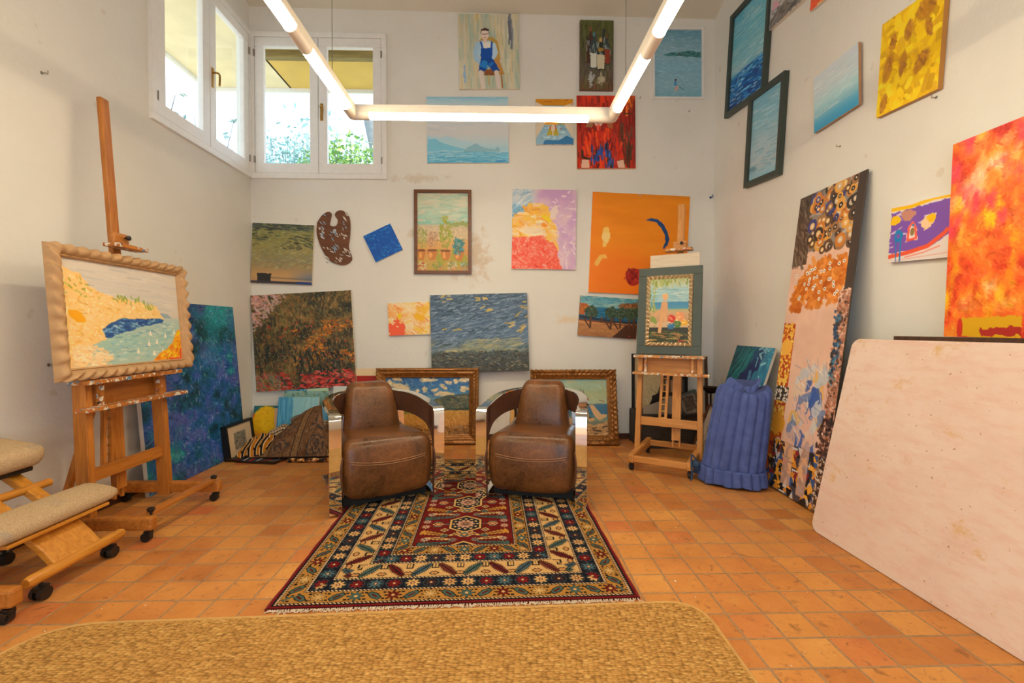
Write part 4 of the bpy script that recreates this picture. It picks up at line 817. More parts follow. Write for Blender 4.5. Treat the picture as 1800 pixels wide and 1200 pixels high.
picture('small plain blue canvas hung askew', onback([(638, 415), (685, 393), (709, 438), (661, 461)], .03), art_blue, .028, edge='dcd4c8')
w = .034
picture('tall brown-framed painting of potted garden plants', onback([(727, 333), (828, 334), (829, 481), (729, 481)], .03), art_pots, frame=(w, flat(w, .028), M['thinframe'], None, 1))
picture('canvas of a yellow and coral hill under a lilac sky', onback([(900, 332), (1013, 334), (1012, 474), (900, 472)], .03), art_hill)
picture('large orange canvas with a blue crescent and a red ball', onback([(1042, 337), (1213, 345), (1205, 521), (1034, 513)], .03), art_orange, edge='e0d8d0')
picture('large dense painting of dark garden foliage with red flowers along its foot', onback([(442, 518), (618, 511), (625, 677), (449, 690)], .05, .06), art_garden, .03)
picture('small pale orange and yellow abstract canvas on the back wall', onback([(681, 533), (755, 530), (757, 587), (684, 590)], .03), art_flame)
picture('slate blue canvas of slanting brush strokes over a dark foot, above the left gilt frame', onback([(756, 519), (926, 514), (931, 652), (759, 656)], .04, .105), art_dusk, .03)
picture('small painting of trees on a beach road, low beside the right-hand easel', onback([(1020, 519), (1123, 526), (1118, 596), (1016, 589)], .03), art_trees, edge='8a6a4c')

w = .05
gf = (w, [(0, -.006), (0, .006), (.012, .012), (w, .012), (w, -.03), (.004, -.03)], M['greenframe'], None, 1)
picture('tall dark-framed painting of deep blue sea, highest at the corner on the right wall', onright([(1278, 31), (1350, -36), (1351, 147), (1282, 210)], .034), art_swell, frame=gf)
picture('dark-framed painting of pale hazy sea hung below the deep blue one', onright([(1312, 172), (1376, 132), (1375, 300), (1314, 333)], .034), art_mist, frame=gf)
def art_shore(W, H):
    A = Art(W, H, 260, 'b8bcc0', 41); A.poly([(0, .9), (.2, .8), (1, .7), (1, 1), (0, 1)], '7c7874', .05); A.strokes(40, ['5c5a5c', '8c8c90'], .08, .02, -.2, .3, A.Y > .75); A.strokes(40, ['c8ccd0', 'a8b0bc'], .1, .03, 0, .3, A.Y < .7); A.ell(.15, .72, .08, .05, 'd0a0b8', 0, .1); A.ell(.3, .6, .05, .04, 'd8a8a0', 0, .1); return A
picture('grey shore painting cut by the top edge of the photo', onright([(1356, -75), (1424, -150), (1424, -14), (1357, 51)], .03), art_shore)
picture('small ochre painting whose corner just enters the photo\'s top edge', onright([(1427, -60), (1480, -115), (1480, -24), (1428, 15)], .025), art_flame, .022)
picture('pale blue unframed seascape in the middle of the right wall', onright([(1429, 139), (1506, 76), (1512, 181), (1432, 234)], .035), art_pale, .02, edge='a8805c')
picture('yellow canvas with brown oval blotches high on the right wall', onright([(1543, 46), (1654, -26), (1657, 148), (1548, 207)], .032), art_yellow, edge='b07c3c')
picture('child-like purple painting with yellow and red shapes, partly behind the orange canvas', onright([(1563, 366), (1700, 334), (1700, 449), (1565, 461)], .03), art_child, .026, edge='dcd4d0')
picture('big fiery orange abstract canvas standing above the white tabletop', onright([(1667, 256), (1880, 174), (1880, 594), (1667, 593)], .09, .12), art_fire, .035, edge='e0d8cc')

# ------------------------------------------------------------------ pictures standing on the floor
def V(*a): return Vector(a)
def lean(a, b, h, back, off):
    """bottom from a to b (as seen left to right), height h, leaning 'off' towards 'back'"""
    a = Vector(a); b = Vector(b); t = Vector(back).normalized()*off; z = math.sqrt(h*h - off*off)
    return [a + t + V(0, 0, z), b + t + V(0, 0, z), b, a]
picture('large blue and teal abstract canvas leaning on the left wall behind the easel', lean((-2.50, 3.25, .003), (-2.50, 4.46, .003), 1.415, (-1, 0, 0), .115), art_abyss, .03, edge='c8c4c0')
w = .02
picture('small black-framed print leaning at the end of the rolled carpet', lean((-2.44, 4.10, .003), (-2.44, 4.53, .003), .32, (-1, 0, 0), .04), lambda W, H: (lambda A: (A.put(A.pm([(.27, .25), (.75, .25), (.75, .8), (.27, .8)]), '8c8474'), A.strokes(60, ['5c584c', 'a49c88', '74705c', '44443c'], .06, .02, .4, .8, A.pm([(.28, .27), (.74, .27), (.74, .79), (.28, .79)])), A)[-1])(Art(W, H, 260, 'd4bc98', 42)), frame=(w, [(0, -.006), (0, .004), (w, .006), (w, -.05), (.004, -.05)], M['blackframe'], None, 1), cat='framed print', name='framed_print', mat='print')
picture('red and yellow canvas half hidden behind the rolled carpet', lean((-2.60, 4.70, .003), (-2.245, 4.70, .003), .40, (0, 1, 0), .10), art_sun, .02)
picture('small light blue canvas in front of the stack by the left chair', lean((-2.30, 4.62, .003), (-1.885, 4.62, .003), .50, (0, 1, 0), .09), art_veil, .02)
picture('dark green meadow canvas behind the small light blue one', lean((-2.27, 4.67, .003), (-1.80, 4.67, .003), .555, (0, 1, 0), .09), art_meadow, .02)
picture('striped blue canvas at the back of the stack under the garden painting', lean((-2.27, 4.72, .003), (-1.83, 4.72, .003), .61, (0, 1, 0), .10), art_stripe, .02)
picture('pale sheet with a grey pencil portrait behind the left chair', lean((-1.775, 4.73, .003), (-1.36, 4.73, .003), .625, (0, 1, 0), .085), art_sketch, .015, cat='drawing', name='drawing', edge='7a5034', mat='print')
picture('cream poster with a red band beside the left gilt frame', lean((-1.70, 4.79, .003), (-1.28, 4.79, .003), .775, (0, 1, 0), .05), art_poster, .004, cat='poster', name='poster', mat='print')

def carve(t, L, d, z, sd):
    """gilt moulding: carved scallops towards the corners"""
    e = min(t, 1-t)*L; k = math.exp(-(e/.13)**2); m = .25*math.exp(-((t-.5)*L/.12)**2)
    if z > .012 and d > .02: z = z + (k+m)*.006*math.sin(e*210); d = d + (k+m)*.003*math.sin(e*210+1)
    return d, z
gp = [(0, -.012), (0, .004), (.010, .009), (.014, .003), (.030, .010), (.038, .022), (.050, .026), (.058, .018), (.066, .020), (.078, .036), (.092, .034), (.100, .024), (.100, -.025), (.004, -.025)]
picture('wide carved gilt frame with a wheat field and cloudy sky, behind the left chair', lean((-1.305, 4.66, .004), (-.232, 4.66, .004), .79, (0, 1, 0), .105), art_wheat, frame=(.100, gp, M['gilt'], carve, 60))
def carve2(t, L, d, z, sd):
    e = min(t, 1-t)*L; k = math.exp(-(e/.16)**2) + math.exp(-((t-.5)*L/.1)**2)
    if z > .012 and d > .02: z = z + min(1, k)*.009*math.sin(e*150+60*d); d = d + min(1, k)*.004*math.sin(e*150+1)
    return d, z
picture('carved gilt frame with beached boats, leaning behind the right chair', lean((.318, 4.60, .004), (1.218, 4.60, .004), .775, (0, 1, 0), .15), art_boat, frame=(.098, gp, M['gilt'], carve2, 60))
picture('teal and dark blue canvas standing behind the blue quilt', lean((1.97, 4.32, .003), (1.94, 3.66, .003), 1.09, (1, 0, 0), .33), art_teal, .02)
P = [V(2.305, 3.385, 2.20), V(2.300, 2.735, 2.20), V(2.022, 2.81, .012), V(2.052, 3.46, .012)]
picture('tall narrow decorative panel of dots, spots and small triangles leaning on the right wall', P, art_mosaic, .012, edge='4a443e', cat='decorative panel', name='decorative_panel', mat='print')

# white tabletop, and the boards behind it
tb = hit(1437, 930, 2, 0)
c0 = Vector((1.858, 2.635, .004)); uu = Vector((.02, -1.0, 0)).normalized(); LT = 1.75; hh = 1.165; off = .252
vv = Vector((off, 0, math.sqrt(hh*hh-off*off)))
Mt = frame_matrix(c0 + uu*LT/2 + vv/2, uu, vv)
def roundrect(W, H, r, n=8):
    out = []
    for cx, cy, a0 in ((W/2-r, H/2-r, 0), (-W/2+r, H/2-r, 90), (-W/2+r, -H/2+r, 180), (W/2-r, -H/2+r, 270)):
        for k in range(n+1): a = R(a0+90*k/n); out.append((cx + r*math.cos(a), cy + r*math.sin(a)))
    return out
t = NT('stained_white_laminate'); v = t.coord(); n = t.noise(v, 2.2, 6, .65, .6)
col = t.ramp(n, [(.3, lin('dcc2b4')), (.5, lin('e2ccbe')), (.7, lin('e6d4c8'))]); n2 = t.noise(t.coord('Object', (1.2, 4, 1)), 5, 5, .7); col = t.mix(t.ramp(n2, [(.46, (0, 0, 0)), (.70, (.7, .7, .7))]), col, lin('dcb4a4'))
n3 = t.noise(t.coord('Object', (1, 1.4, 1), loc=(.4, 1.1, 0)), 4.3, 5, .75, .5); col = t.mix(t.ramp(n3, [(.58, (0, 0, 0)), (.68, (.8, .8, .8))]), col, lin('d4ac6c')); n4 = t.noise(v, 46, 2, .5); col = t.mix(t.ramp(n4, [(.70, (0, 0, 0)), (.74, (.85, .85, .85))]), col, lin('a07040'))
t.bsdf(col, .42, 0, .4); M['laminate'] = t.m
tt = thing('tabletop', 'big white round-cornered tabletop with stains leaning on the right wall', 'tabletop', Mt)
mb = MB(); mb.prism(roundrect(LT, hh, .055), -.004, 0); mb.build('laminate_face', M['laminate'], tt)
mb = MB(); mb.prism(roundrect(LT, hh, .055), -.026, -.0042); mb.build('edge_band', M['black'], tt)
P = lean((2.10, 2.46, .003), (2.10, .9, .003), 1.162, (1, 0, 0), .10); c, u, v = quad_fit(P)
o = (lambda mb: (mb.box((0, 0, -.011), (u.length, v.length, .022)), mb.build('wooden_board', M['darkwood']))[-1])(MB()); o.matrix_world = frame_matrix(c, u, v); tag(o, 'brown wooden board standing behind the white tabletop', 'board')
P = lean((2.19, 3.35, .003), (2.19, 2.50, .003), .74, (1, 0, 0), .08); c, u, v = quad_fit(P)
o = (lambda mb: (mb.box((0, 0, -.011), (u.length, v.length, .022)), mb.build('wooden_board', M['darkwood']))[-1])(MB()); o.matrix_world = frame_matrix(c, u, v); tag(o, 'low dark brown board between the tall decorative panel and the tabletop', 'board')

# ------------------------------------------------------------------ the painter's palette on the wall
M['palettewood'] = wood('palette_wood', '7c4a2a', '52301c', 'X', .45)
def palette():
    px = [(558, 391), (566, 379), (577, 372), (583, 376), (581, 387), (580, 395), (586, 398), (592, 396), (594, 387), (589, 379), (592, 372), (602, 370), (613, 379), (616, 396), (615, 418), (613, 434), (617, 446), (619, 455), (614, 462), (604, 466), (592, 464), (580, 458), (570, 445), (562, 428), (557, 409)]
    P = [hit(*p, 1, D-.012) for p in px]; c = sum(P, Vector())/len(P)
    pts = bez([V(p.x-c.x, p.z-c.z, 0) for p in P] + [V(P[0].x-c.x, P[0].z-c.z, 0)], 3)[:-1]; out = [(p.x, p.y) for p in pts]
    root = thing('palette', 'brown kidney-shaped painter\'s palette with dried paint on the back wall', 'palette', frame_matrix(c, (1, 0, 0), (0, 0, 1)))
    hp = hit(588, 406, 1, D-.012); hx, hy, hr = hp.x-c.x, hp.z-c.z, .021
    bm = bmesh.new(); n = len(out); ring = [(hx + hr*math.cos(2*PI*k/20), hy + hr*1.2*math.sin(2*PI*k/20)) for k in range(20)]
    eo = [bm.verts.new((x, y, .008)) for x, y in out]; ei = [bm.verts.new((x, y, .008)) for x, y in ring]
    es = [bm.edges.new((eo[i], eo[(i+1) % n])) for i in range(n)] + [bm.edges.new((ei[i], ei[(i+1) % 20])) for i in range(20)]
    bmesh.ops.triangle_fill(bm, use_beauty=True, edges=es)
    r = bmesh.ops.extrude_face_region(bm, geom=bm.faces[:]); bmesh.ops.translate(bm, verts=[q for q in r['geom'] if isinstance(q, bmesh.types.BMVert)], vec=(0, 0, -.016))
    bmesh.ops.recalc_face_normals(bm, faces=bm.faces); me = bpy.data.meshes.new('board'); bm.to_mesh(me); bm.free(); me.materials.append(M['palettewood']); link('board', me, root)
    rr = random.Random(3); mats = [plain('dried_'+k, q, .5) for k, q in (('white', 'dcd8d0'), ('pale_blue', '8fb0cc'), ('grey', 'a8a4a4'), ('dark', '2a2c34'))]
    for k, (x, y, s) in enumerate([(570, 392, 9), (602, 380, 10), (567, 404, 8), (583, 431, 12), (599, 443, 12), (610, 447, 10), (572, 412, 10), (598, 412, 8), (594, 458, 9), (588, 416, 10), (607, 420, 7), (577, 440, 8), (606, 396, 7), (566, 416, 7), (574, 455, 6), (588, 440, 9)]):
        q = hit(x, y, 1, D-.012); s *= .0056
        for j in range(4):
            a = rr.uniform(.3, 1.3); ox, oy = rr.gauss(0, s*.5), rr.gauss(0, s*.5); l = s*rr.uniform(.5, 1); p = V(q.x-c.x+ox, q.z-c.z+oy, .0085)
            mb = MB(); mb.tube([p - V(math.cos(a), -math.sin(a), 0)*l*.5, p + V(0, 0, .002), p + V(math.cos(a), -math.sin(a), 0)*l*.5], [.003, .006, .003], 6)
            mb.build('paint_dab', mats[0 if k % 3 else 1] if (k+j) % 5 else mats[2], root, smooth=True)
palette()

# hooks and pins left in the plaster
def wall_hook(label, p, n, s=.012, mat='steel', name='wall_hook', cat='hook'):
    n = Vector(n); mb = MB(); p = Vector(p)
    mb.tube([p, p + n*s*1.6], s*.22, 8); mb.tube(bez([p + n*s*1.4, p + n*s*2.2 - V(0, 0, s*.4), p + n*s*2.3 + V(0, 0, s*.9)], 4), s*.18, 8); mb.tube([p, p + n*.002], s*.6, 10)
    o = mb.build(name, M[mat], None, smooth=True); tag(o, label, cat)
M['bluepin'] = plain('blue_pin', '28507c', .4)
wall_hook('empty picture hook on the right wall below the pale blue seascape', hit(1477, 257, 0, XR), (-1, 0, 0))
wall_hook('empty picture hook on the right wall below the yellow canvas', hit(1646, 171, 0, XR), (-1, 0, 0))
wall_hook('empty picture hook on the left wall high to the left of the tall easel', hit(73, 128, 0, XL), (1, 0, 0), .016)
wall_hook('bent hook on the left wall low beside the easel frame', hit(85, 641, 0, XL), (1, 0, 0), .016)
wall_hook('empty hook on the back wall right of the red portrait', hit(1125, 172, 1, D), (0, -1, 0))
wall_hook('empty hook on the back wall below the bather seascape', hit(1211, 196, 1, D), (0, -1, 0))
wall_hook('blue pin on the back wall next to the right corner', hit(1249, 347, 1, D), (0, -1, 0), .022, 'bluepin', 'wall_pin', 'pin')
# ------------------------------------------------------------------ leather armchairs
t = NT('worn_leather'); v = t.coord('Object', (1, 1, 1)); n = t.noise(v, 4.5, 6, .62, .4)
col = t.ramp(n, [(.25, lin('301808')), (.45, lin('532e10')), (.62, lin('704018')), (.8, lin('9a6830'))])
n2 = t.noise(v, 60, 4, .6); col = t.mix(.18, col, t.ramp(n2, [(.3, lin('3a2010')), (.7, lin('b08050'))]))
vo = t.n('ShaderNodeTexVoronoi'); vo.feature = 'DISTANCE_TO_EDGE'; vo.inputs['Scale'].default_value = 11
wv = t.n('ShaderNodeVectorMath'); wv.operation = 'MULTIPLY_ADD'; nn = t.n('ShaderNodeTexNoise'); nn.inputs['Scale'].default_value = 5; t.l(v, nn.inputs['Vector']); t.l(nn.outputs['Color'], wv.inputs[0]); wv.inputs[1].default_value = (.3, .3, .3); t.l(v, wv.inputs[2]); t.l(wv.outputs[0], vo.inputs['Vector'])
cr = t.ramp(vo.outputs['Distance'], [(0, (1, 1, 1)), (.012, (0, 0, 0))]); cm = t.math('MULTIPLY', cr, t.ramp(n, [(.5, (0, 0, 0)), (.7, (.5, .5, .5))])); col = t.mix(cm, col, lin('c09468'))
t.bsdf(col, .42, 0, .45); t.l(t.ramp(n, [(.3, (.24, .24, .24)), (.7, (.40, .40, .40))]), t.b.inputs['Roughness']); t.bump(n2, .25, .003); M['leather'] = t.m
M['leather_in'] = plain('dark_leather', '5c3a28', .5, 0, .12, 20)
M['seam'] = plain('leather_stitching', '9a6c44', .6)
t = NT('polished_steel'); t.bsdf((.82, .81, .79), .045, 1); M['chrome'] = t.m
M['plinth'] = plain('black_plinth', '15120f', .6)

def armchair(label, Mx):
    root = thing('armchair', label, 'armchair', Mx, 'leather armchairs on the patterned rug')
    # seat: bulging block, front at -y
    def seatfn(p):
        x, y, z = p.x, p.y, p.z; f = 1 - .05*max(0, -z)/.19
        fy = max(0, -(y)/.37); tz = z/.19
        y -= .030*fy*(1 - (tz*.9+.2)**2) * (1 - .35*(x/.32)**2)
        if tz > 0: z += .012*(1-(x/.32)**2)*(1-(y/.42)**2) - tz*(.012+.034*(y/.37))
        if fy > .8: z += -.02*(1-(x/.32)**2)*max(0, -tz)
        return (x*f*(1+.03*(1-tz*tz)), y, z)
    mb = MB(); mb.rbox((0, -.03, .25), (.60, .74, .37), .065, 18, seatfn); seat = mb.build('seat', M['leather'], root, smooth=True, sharp=80)
    for dz in (.008, -.006):
        mb = MB(); pts = []
        for k in range(21):
            q = -1 + k/10; x = .302*q; pts.append((x*.985, -.03-.371-.028*(1-.45*q*q)+.035*max(0, abs(q)-.82)/.18, .325 - .035*(1-q*q) + dz))
        mb.tube(pts, .0028, 6); mb.build('seam', M['seam'], seat, smooth=True)
    for s in (-1, 1):
        mb = MB(); pts = [(s*.303, -.42, .36), (s*.312, -.435, .28), (s*.308, -.425, .18), (s*.296, -.40, .1)]; mb.tube(bez(pts, 5), .006, 6); mb.build('piping', M['leather_in'], seat, smooth=True)
    mb = MB(); mb.box((0, .0, .033), (.57, .60, .066)); mb.build('plinth', M['plinth'], root)
    # backrest: reclined, narrower towards the top
    def backfn(p):
        tz = (p.z+.215)/.43; wd = 1.0 - .29*max(0, tz)**1.6; y = p.y + .10*tz - .03*math.cos(p.x/.2)*(1 if p.y < 0 else 0)*math.sin(PI*min(1, max(0, tz)))
        return (p.x*wd, y, p.z)
    mb = MB(); mb.rbox((0, .20, .545), (.45, .17, .43), .062, 14, backfn); bk = mb.build('backrest', M['leather'], root, smooth=True, sharp=80)
    for s in (-1, 1):
        mb = MB(); pts = []
        for k in range(9):
            tz = .10+.8*k/8; pts.append((s*.209*(1-.29*tz**1.6), .20-.085+.012+.10*tz, .545-.215+.43*tz))
        mb.tube(pts, .004, 6); mb.build('seam', M['leather'], bk, smooth=True)
    # steel arms sweeping round the back
    path = bez([(-.345, -.38, 0), (-.345, -.25, 0), (-.345, -.05, 0), (-.325, .12, 0), (-.265, .27, 0), (-.15, .365, 0), (0, .39, 0)], 7)
    for s in (-1, 1):
        mb = MB(); n = len(path); sec = []
        for i, p in enumerate(path):
            q = i/(n-1); d = (path[min(i+1, n-1)] - path[max(i-1, 0)]).normalized(); nr = Vector((-d.y, d.x, 0))
            if nr.x > 0 or (abs(nr.x) < .2 and nr.y > 0): nr = -nr
            nr = Vector((p.x, p.y+.02, 0)).normalized()*.35 + nr*.65 if False else (nr if nr.dot(Vector((p.x, p.y, 0))) > 0 else -nr)
            zt = .632 + .058*min(1, q*1.15)**.8 ; hb = .15 + .02*q
            if i == 0: zt = .615
            zb = zt - hb
            front = max(0, 1 - q/.26); zb -= .075*front**2
            W2 = .0375
            sec.append([p + nr*W2 + V(0, 0, zb), p + nr*W2 + V(0, 0, zt-.012), p + nr*(W2-.012) + V(0, 0, zt), p - nr*(W2-.004) + V(0, 0, zt), p - nr*W2 + V(0, 0, zt-.004), p - nr*W2 + V(0, 0, zb)])
        if s > 0: sec = [[V(-q.x, q.y, q.z) for q in c] for c in sec]
        b = 0; vs = [q for c in sec for q in c]; fs = []; ms = []
        for i in range(len(sec)-1):
            for k in range(6):
                k2 = (k+1) % 6; fs.append((i*6+k, i*6+k2, (i+1)*6+k2, (i+1)*6+k)); ms.append(1 if k in (4, 5) else 0)
        fs += [tuple(range(6)), tuple(range((len(sec)-1)*6, len(sec)*6))]; ms += [0, 0]
        mb.add(vs, fs); mb.m = ms
        arm = mb.build('arm', [M['chrome'], M['leather_in']], root, smooth=True, sharp=35)
        # front post: polished band bent over the top corner
        x = s*.345; w = .075
        mb = MB(); prof = [(-.425, .0), (-.425, .585)] + [(-.425+.05*(1-math.cos(a)), .585+.05*math.sin(a)) for a in [PI/2*k/7 for k in range(1, 8)]] + [(-.30, .636)]
        inn = [(-.30, .50)] + [(-.345-.04*math.sin(a)+.0, .46+.04*(math.cos(a))) for a in [PI/2*k/6 for k in range(0, 7)]] + [(-.385, .0)]
        po = prof + inn; m = len(po)
        vs = [(x-w/2, y, z) for y, z in po] + [(x+w/2, y, z) for y, z in po]
        fs = [tuple(range(m)), tuple(range(m, 2*m))] + [(i, (i+1) % m, m+(i+1) % m, m+i) for i in range(m)]
        mb.add(vs, fs); ms = [0, 0] + [0]*len(prof) + [1]*(m-len(prof)); ms[0 if s > 0 else 1] = 1; ms[-1] = 0; mb.m = ms
        mb.build('post', [M['chrome'], M['leather_in']], arm, smooth=True, sharp=35)
        mb = MB(); mb.box((s*.325, -.02, .02), (.05, .74, .04)); mb.build('foot_rail', M['chrome'], arm, bevel=.004)
        mb = MB(); mb.bar((s*.275, .29, .02), (s*.255, .30, .60), .055, .02, (0, 1, 0)); mb.build('rear_post', M['chrome'], arm, bevel=.003)
    return root
c0 = (-.905, 3.02)  # front left of the left chair
armchair('left leather armchair, turned slightly to the right, with polished steel arms', rotz((-.935, 3.405, .014), R(27)))
armchair('right leather armchair, turned slightly to the left, with polished steel arms', rotz((.295, 3.46, .014), R(-13)))

# ------------------------------------------------------------------ the patterned wool rug
def art_rug(W, H):
    A = Art(W, H, 1, '6a1a18', 50); A.w, A.h = 640, 720; A.X, A.Y = np.meshgrid(np.linspace(0, 1, A.w), np.linspace(0, 1, A.h)); A.a = np.zeros((A.h, A.w, 3)); A.a[:] = A.c('70191a')
    cx, cy = A.X*W*100, A.Y*H*100                                   # centimetres
    WX, WY = W*100, H*100; ed = np.minimum(np.minimum(cx, WX-cx), np.minimum(cy, WY-cy)); sidex = np.minimum(cx, WX-cx) < np.minimum(cy, WY-cy)
    al = np.where(sidex, cy - WY/2, cx - WX/2)                      # run along the border
    navy, cream, ochre, red, teal, dk, pk = 'e', 'd8ae70', 'b8843c', '701a18', '48645f', '1a171a', 'c89c80'; navy = '191b26'
    def band(a, b, c): A.put((ed >= a) & (ed < b), c)
    def rope(a): band(a, a+1.5, dk); A.put((ed >= a+.3) & (ed < a+1.2) & ((al + ed*1.2) % 1.8 < .95), 'e0c098')
    def star(r, n, ca, cb, k=.32): return lambda u, v: [((np.hypot(u, v) < r*(1+k*np.cos(n*np.arctan2(v, u)))), ca), (np.hypot(u, v) < r*.4, cb)]
    def rep(mid, half, per, fn, sh=0):
        """repeat fn(u along, v across, index) in the band around mid"""
        q = (al + sh)/per; idx = np.floor(q).astype(int); u = (q - idx - .5)*per; v = ed - mid; ok = np.abs(v) < half
        for msk, c in fn(u, v, idx): A.put(ok & msk, c)
    band(0, 1.0, '7c1a1e'); band(1.0, 2.2, dk); rope(1.6); band(3.2, 11.0, ochre); rope(11); band(12.5, 20.3, navy); rope(20.3); band(21.8, 34, cream); rope(34); band(35.5, 42.5, navy); rope(42.5); band(44, 51, ochre); rope(51)
    inside = ed >= 52.5; A.put(inside, red)
    def leafstar(u, v, i):
        e = (i % 2 == 0); d = np.hypot(u, v); th = np.arctan2(v, u); out = []
        s = d < 2.5*(1+.34*np.cos(8*th)); out += [(e & (d < 3.1*(1+.34*np.cos(8*th))), dk)]
        for k, c in enumerate((teal, '6a1c18', 'c8a060')): out.append((e & s & ((i//2) % 3 == k), c))
        out.append((e & (d < .8), 'd8b070')); sl = np.where((i//2) % 2 == 0, 1, -1); a = u*.75+v*.66*sl; b = -u*.66*sl+v*.75
        bod = (np.abs(a) < 3.2) & (np.abs(b) < 1.7-.25*np.abs(a)); out += [(~e & (np.abs(a) < 3.8) & (np.abs(b) < 2.2-.25*np.abs(a)), dk), (~e & bod, teal), (~e & (np.abs(a) < 1.9) & (np.abs(b) < .55), '5c2018')]
        g = (np.abs(np.abs(u)-4.0) < .6) & (np.abs(np.abs(v)-2.4) < .7); out.append((g, dk)); return out
    rep(7.1, 3.8, 8.2, leafstar); rep(47.5, 3.4, 8.0, leafstar, 3)
    def flower(u, v, i):
        d = np.hypot(u, v); th = np.arctan2(v, u); out = [(np.maximum(np.abs(u), np.abs(v))+.4*np.minimum(np.abs(u), np.abs(v)) < 4.0, '37474e')]
        cs = ('dcb074', '7c1c20', '4c6c74', '7c1c20', 'dcb074', '3a2c30', 'c89c68')
        out.append((np.maximum(np.abs(u), np.abs(v))+.4*np.minimum(np.abs(u), np.abs(v)) < 3.5, '15161e'))
        for k, c in enumerate(cs): out += [((d < 2.7*(1+.26*np.cos(8*th))) & (i % 7 == k), c)]
        out += [(d < 1.1, '5c1c1c'), (d < .6, 'e0b880')]; return out
    rep(16.4, 4.0, 8.6, flower); rep(39, 3.6, 7.6, flower, 2)
    def serr(u, v, i):
        out = []; sl = np.where(i % 2 == 0, 1, -1); a = u*.62*sl+v*.78; b = -u*.78*sl+v*.62
        w = 1.7*(1-np.abs(a)/9.5) + .75*np.where((a*.8) % 1 < .5, 1, 0); bod = (np.abs(a) < 6.4) & (np.abs(b) < w); bo2 = (np.abs(a) < 7) & (np.abs(b) < w+.6); out.append((bo2, dk))
        for k, c in enumerate((teal, '6a1c1a', '44606c', '743024')): out.append((bod & (i % 4 == k), c))
        out.append(((np.abs(a) < 5.4) & (np.abs(b) < .4), '201c20'))
        uu = np.abs(u)-5.6; out += [((np.abs(uu) < 1.1) & (np.abs(v-3.4) < 2.2), dk), ((np.abs(uu) < .5) & (np.abs(v-3.6) < 1.6), cream), ((np.abs(uu)+np.abs(v+3.4) < 2.0), dk), ((np.abs(uu)+np.abs(v+3.4) < 1.3), 'c89058')]; return out
    rep(27.9, 6.0, 12.6, serr)
    # field
    X = cx-WX/2; Yc = WY-cy-52.5                                    # Yc = distance from the near end of the field
    AX = np.abs(X); fw = WX/2-52.5
    def put(m, c): A.put(inside & m, c)
    Yc = Yc - 9.5; per = 34.0; q = np.floor(Yc/per); y = Yc - q*per - 17
    def hexm(r, ry, off=0): return np.maximum(AX/r, (AX*.5/r + np.abs(y-off)/ry*.92)) < 1
    put((AX < 17) & (AX > 9) & (np.abs(y) < .5), teal); put((np.abs(AX-16.5)+np.abs(y)*1.0 < 3.4), 'e0b880'); put((np.abs(AX-16.5)+np.abs(y) < 2.6), red); put((np.abs(AX-16.5)+np.abs(y) < 1.6), 'd8a068'); put((np.abs(np.abs(y)-3) < .5) & (np.abs(AX-16.5) < 2.5), teal)
    put(hexm(10, 11.5), '1a1818'); put(hexm(9.6, 11), 'd8ac6c'); put(hexm(8.4, 9.6), dk); put(hexm(7.9, 9.0), '1a2430')
    d = np.hypot(X, y*1.05); th = np.arctan2(y, X); put((np.abs(d-7.2) < .7) & (np.cos(12*th) > .2), 'dcb478'); put(d < 5.2*(1+.14*np.cos(10*th)), pk); put(d < 3.2*(1+.2*np.cos(8*th)), '9c6c58'); put(d < 1.5, '2a3440'); put(d < .7, 'd8b078')
    put((np.abs(y+14.2)+AX*.8 < 4.4), 'e0b880'); put((np.abs(y+14.2)+AX*.8 < 3.4), teal); put((np.abs(y+14.2)+AX < 1.6), 'c88c50')
    for sx in (-1, 1):
        XX = sx*X
        def palm(x0, y0, ang, L, wd, c):
            a = (XX-x0)*math.cos(ang) + (y-y0)*math.sin(ang); b = -(XX-x0)*math.sin(ang) + (y-y0)*math.cos(ang)
            w = wd*(.35+.65*np.clip((a+L)/(2*L), 0, 1)) + 1.3*np.where((a*.42) % 1 < .5, 1, 0)*np.clip((a+L)/(2*L), .2, 1)
            put((np.abs(a) < L+.5) & (np.abs(b) < w+.55), '2a1414'); put((np.abs(a) < L) & (np.abs(b) < w), c); put((np.abs(a-1) < L*.5) & (np.abs(b) < .45), '3a1c1c')
        palm(17, -12.5, .28, 9, 2.0, 'c88c3c'); palm(16.5, 9.5, -.12, 9, 1.7, teal); palm(14, 15.4, .22, 8, 1.6, 'dcb070'); palm(6, -13.6, 2.6, 3.4, 1.4, 'd8a868')
        for xx, yy, c in ((23.5, -3, 'c8a080'), (23.5, 4, 'b89884'), (11.5, -15.5, teal), (6.5, 13.6, '7c7468'), (22, 14.5, 'b8a088')):
            dd = np.hypot(XX-xx, y-yy); tt = np.arctan2(y-yy, XX-xx); put(dd < 2.1*(1+.3*np.cos(8*tt)), c); put(dd < .6, '3c2020')
        put((np.abs(XX-12)+np.abs(y+8) < 2.6), 'dcb478'); put((np.abs(XX-12)+np.abs(y+8) < 1.8), dk); put((np.abs(XX-12)+np.abs(y+8) < .8), 'dcb478')
    put(AX > fw, red); A.mott(7, 90, 90); return A
RW, RL = 1.605, 2.16
rug = thing('patterned_rug', 'red and navy patterned wool rug with cream borders under the armchairs', 'rug', rotz((-.222, 3.02, 0), R(1.6)))
o = art_mesh('pile', art_rug(RW, RL), .010, '5c1a1a', 'weave', rug, .78, wob=lambda A: .002*(A.nz(5, 6, 2, 71)) + .0015); o.location = (0, 0, .0105)
mb = MB(); rr = random.Random(5); M['fringe'] = plain('cotton_fringe', 'd8c8b0', .95)
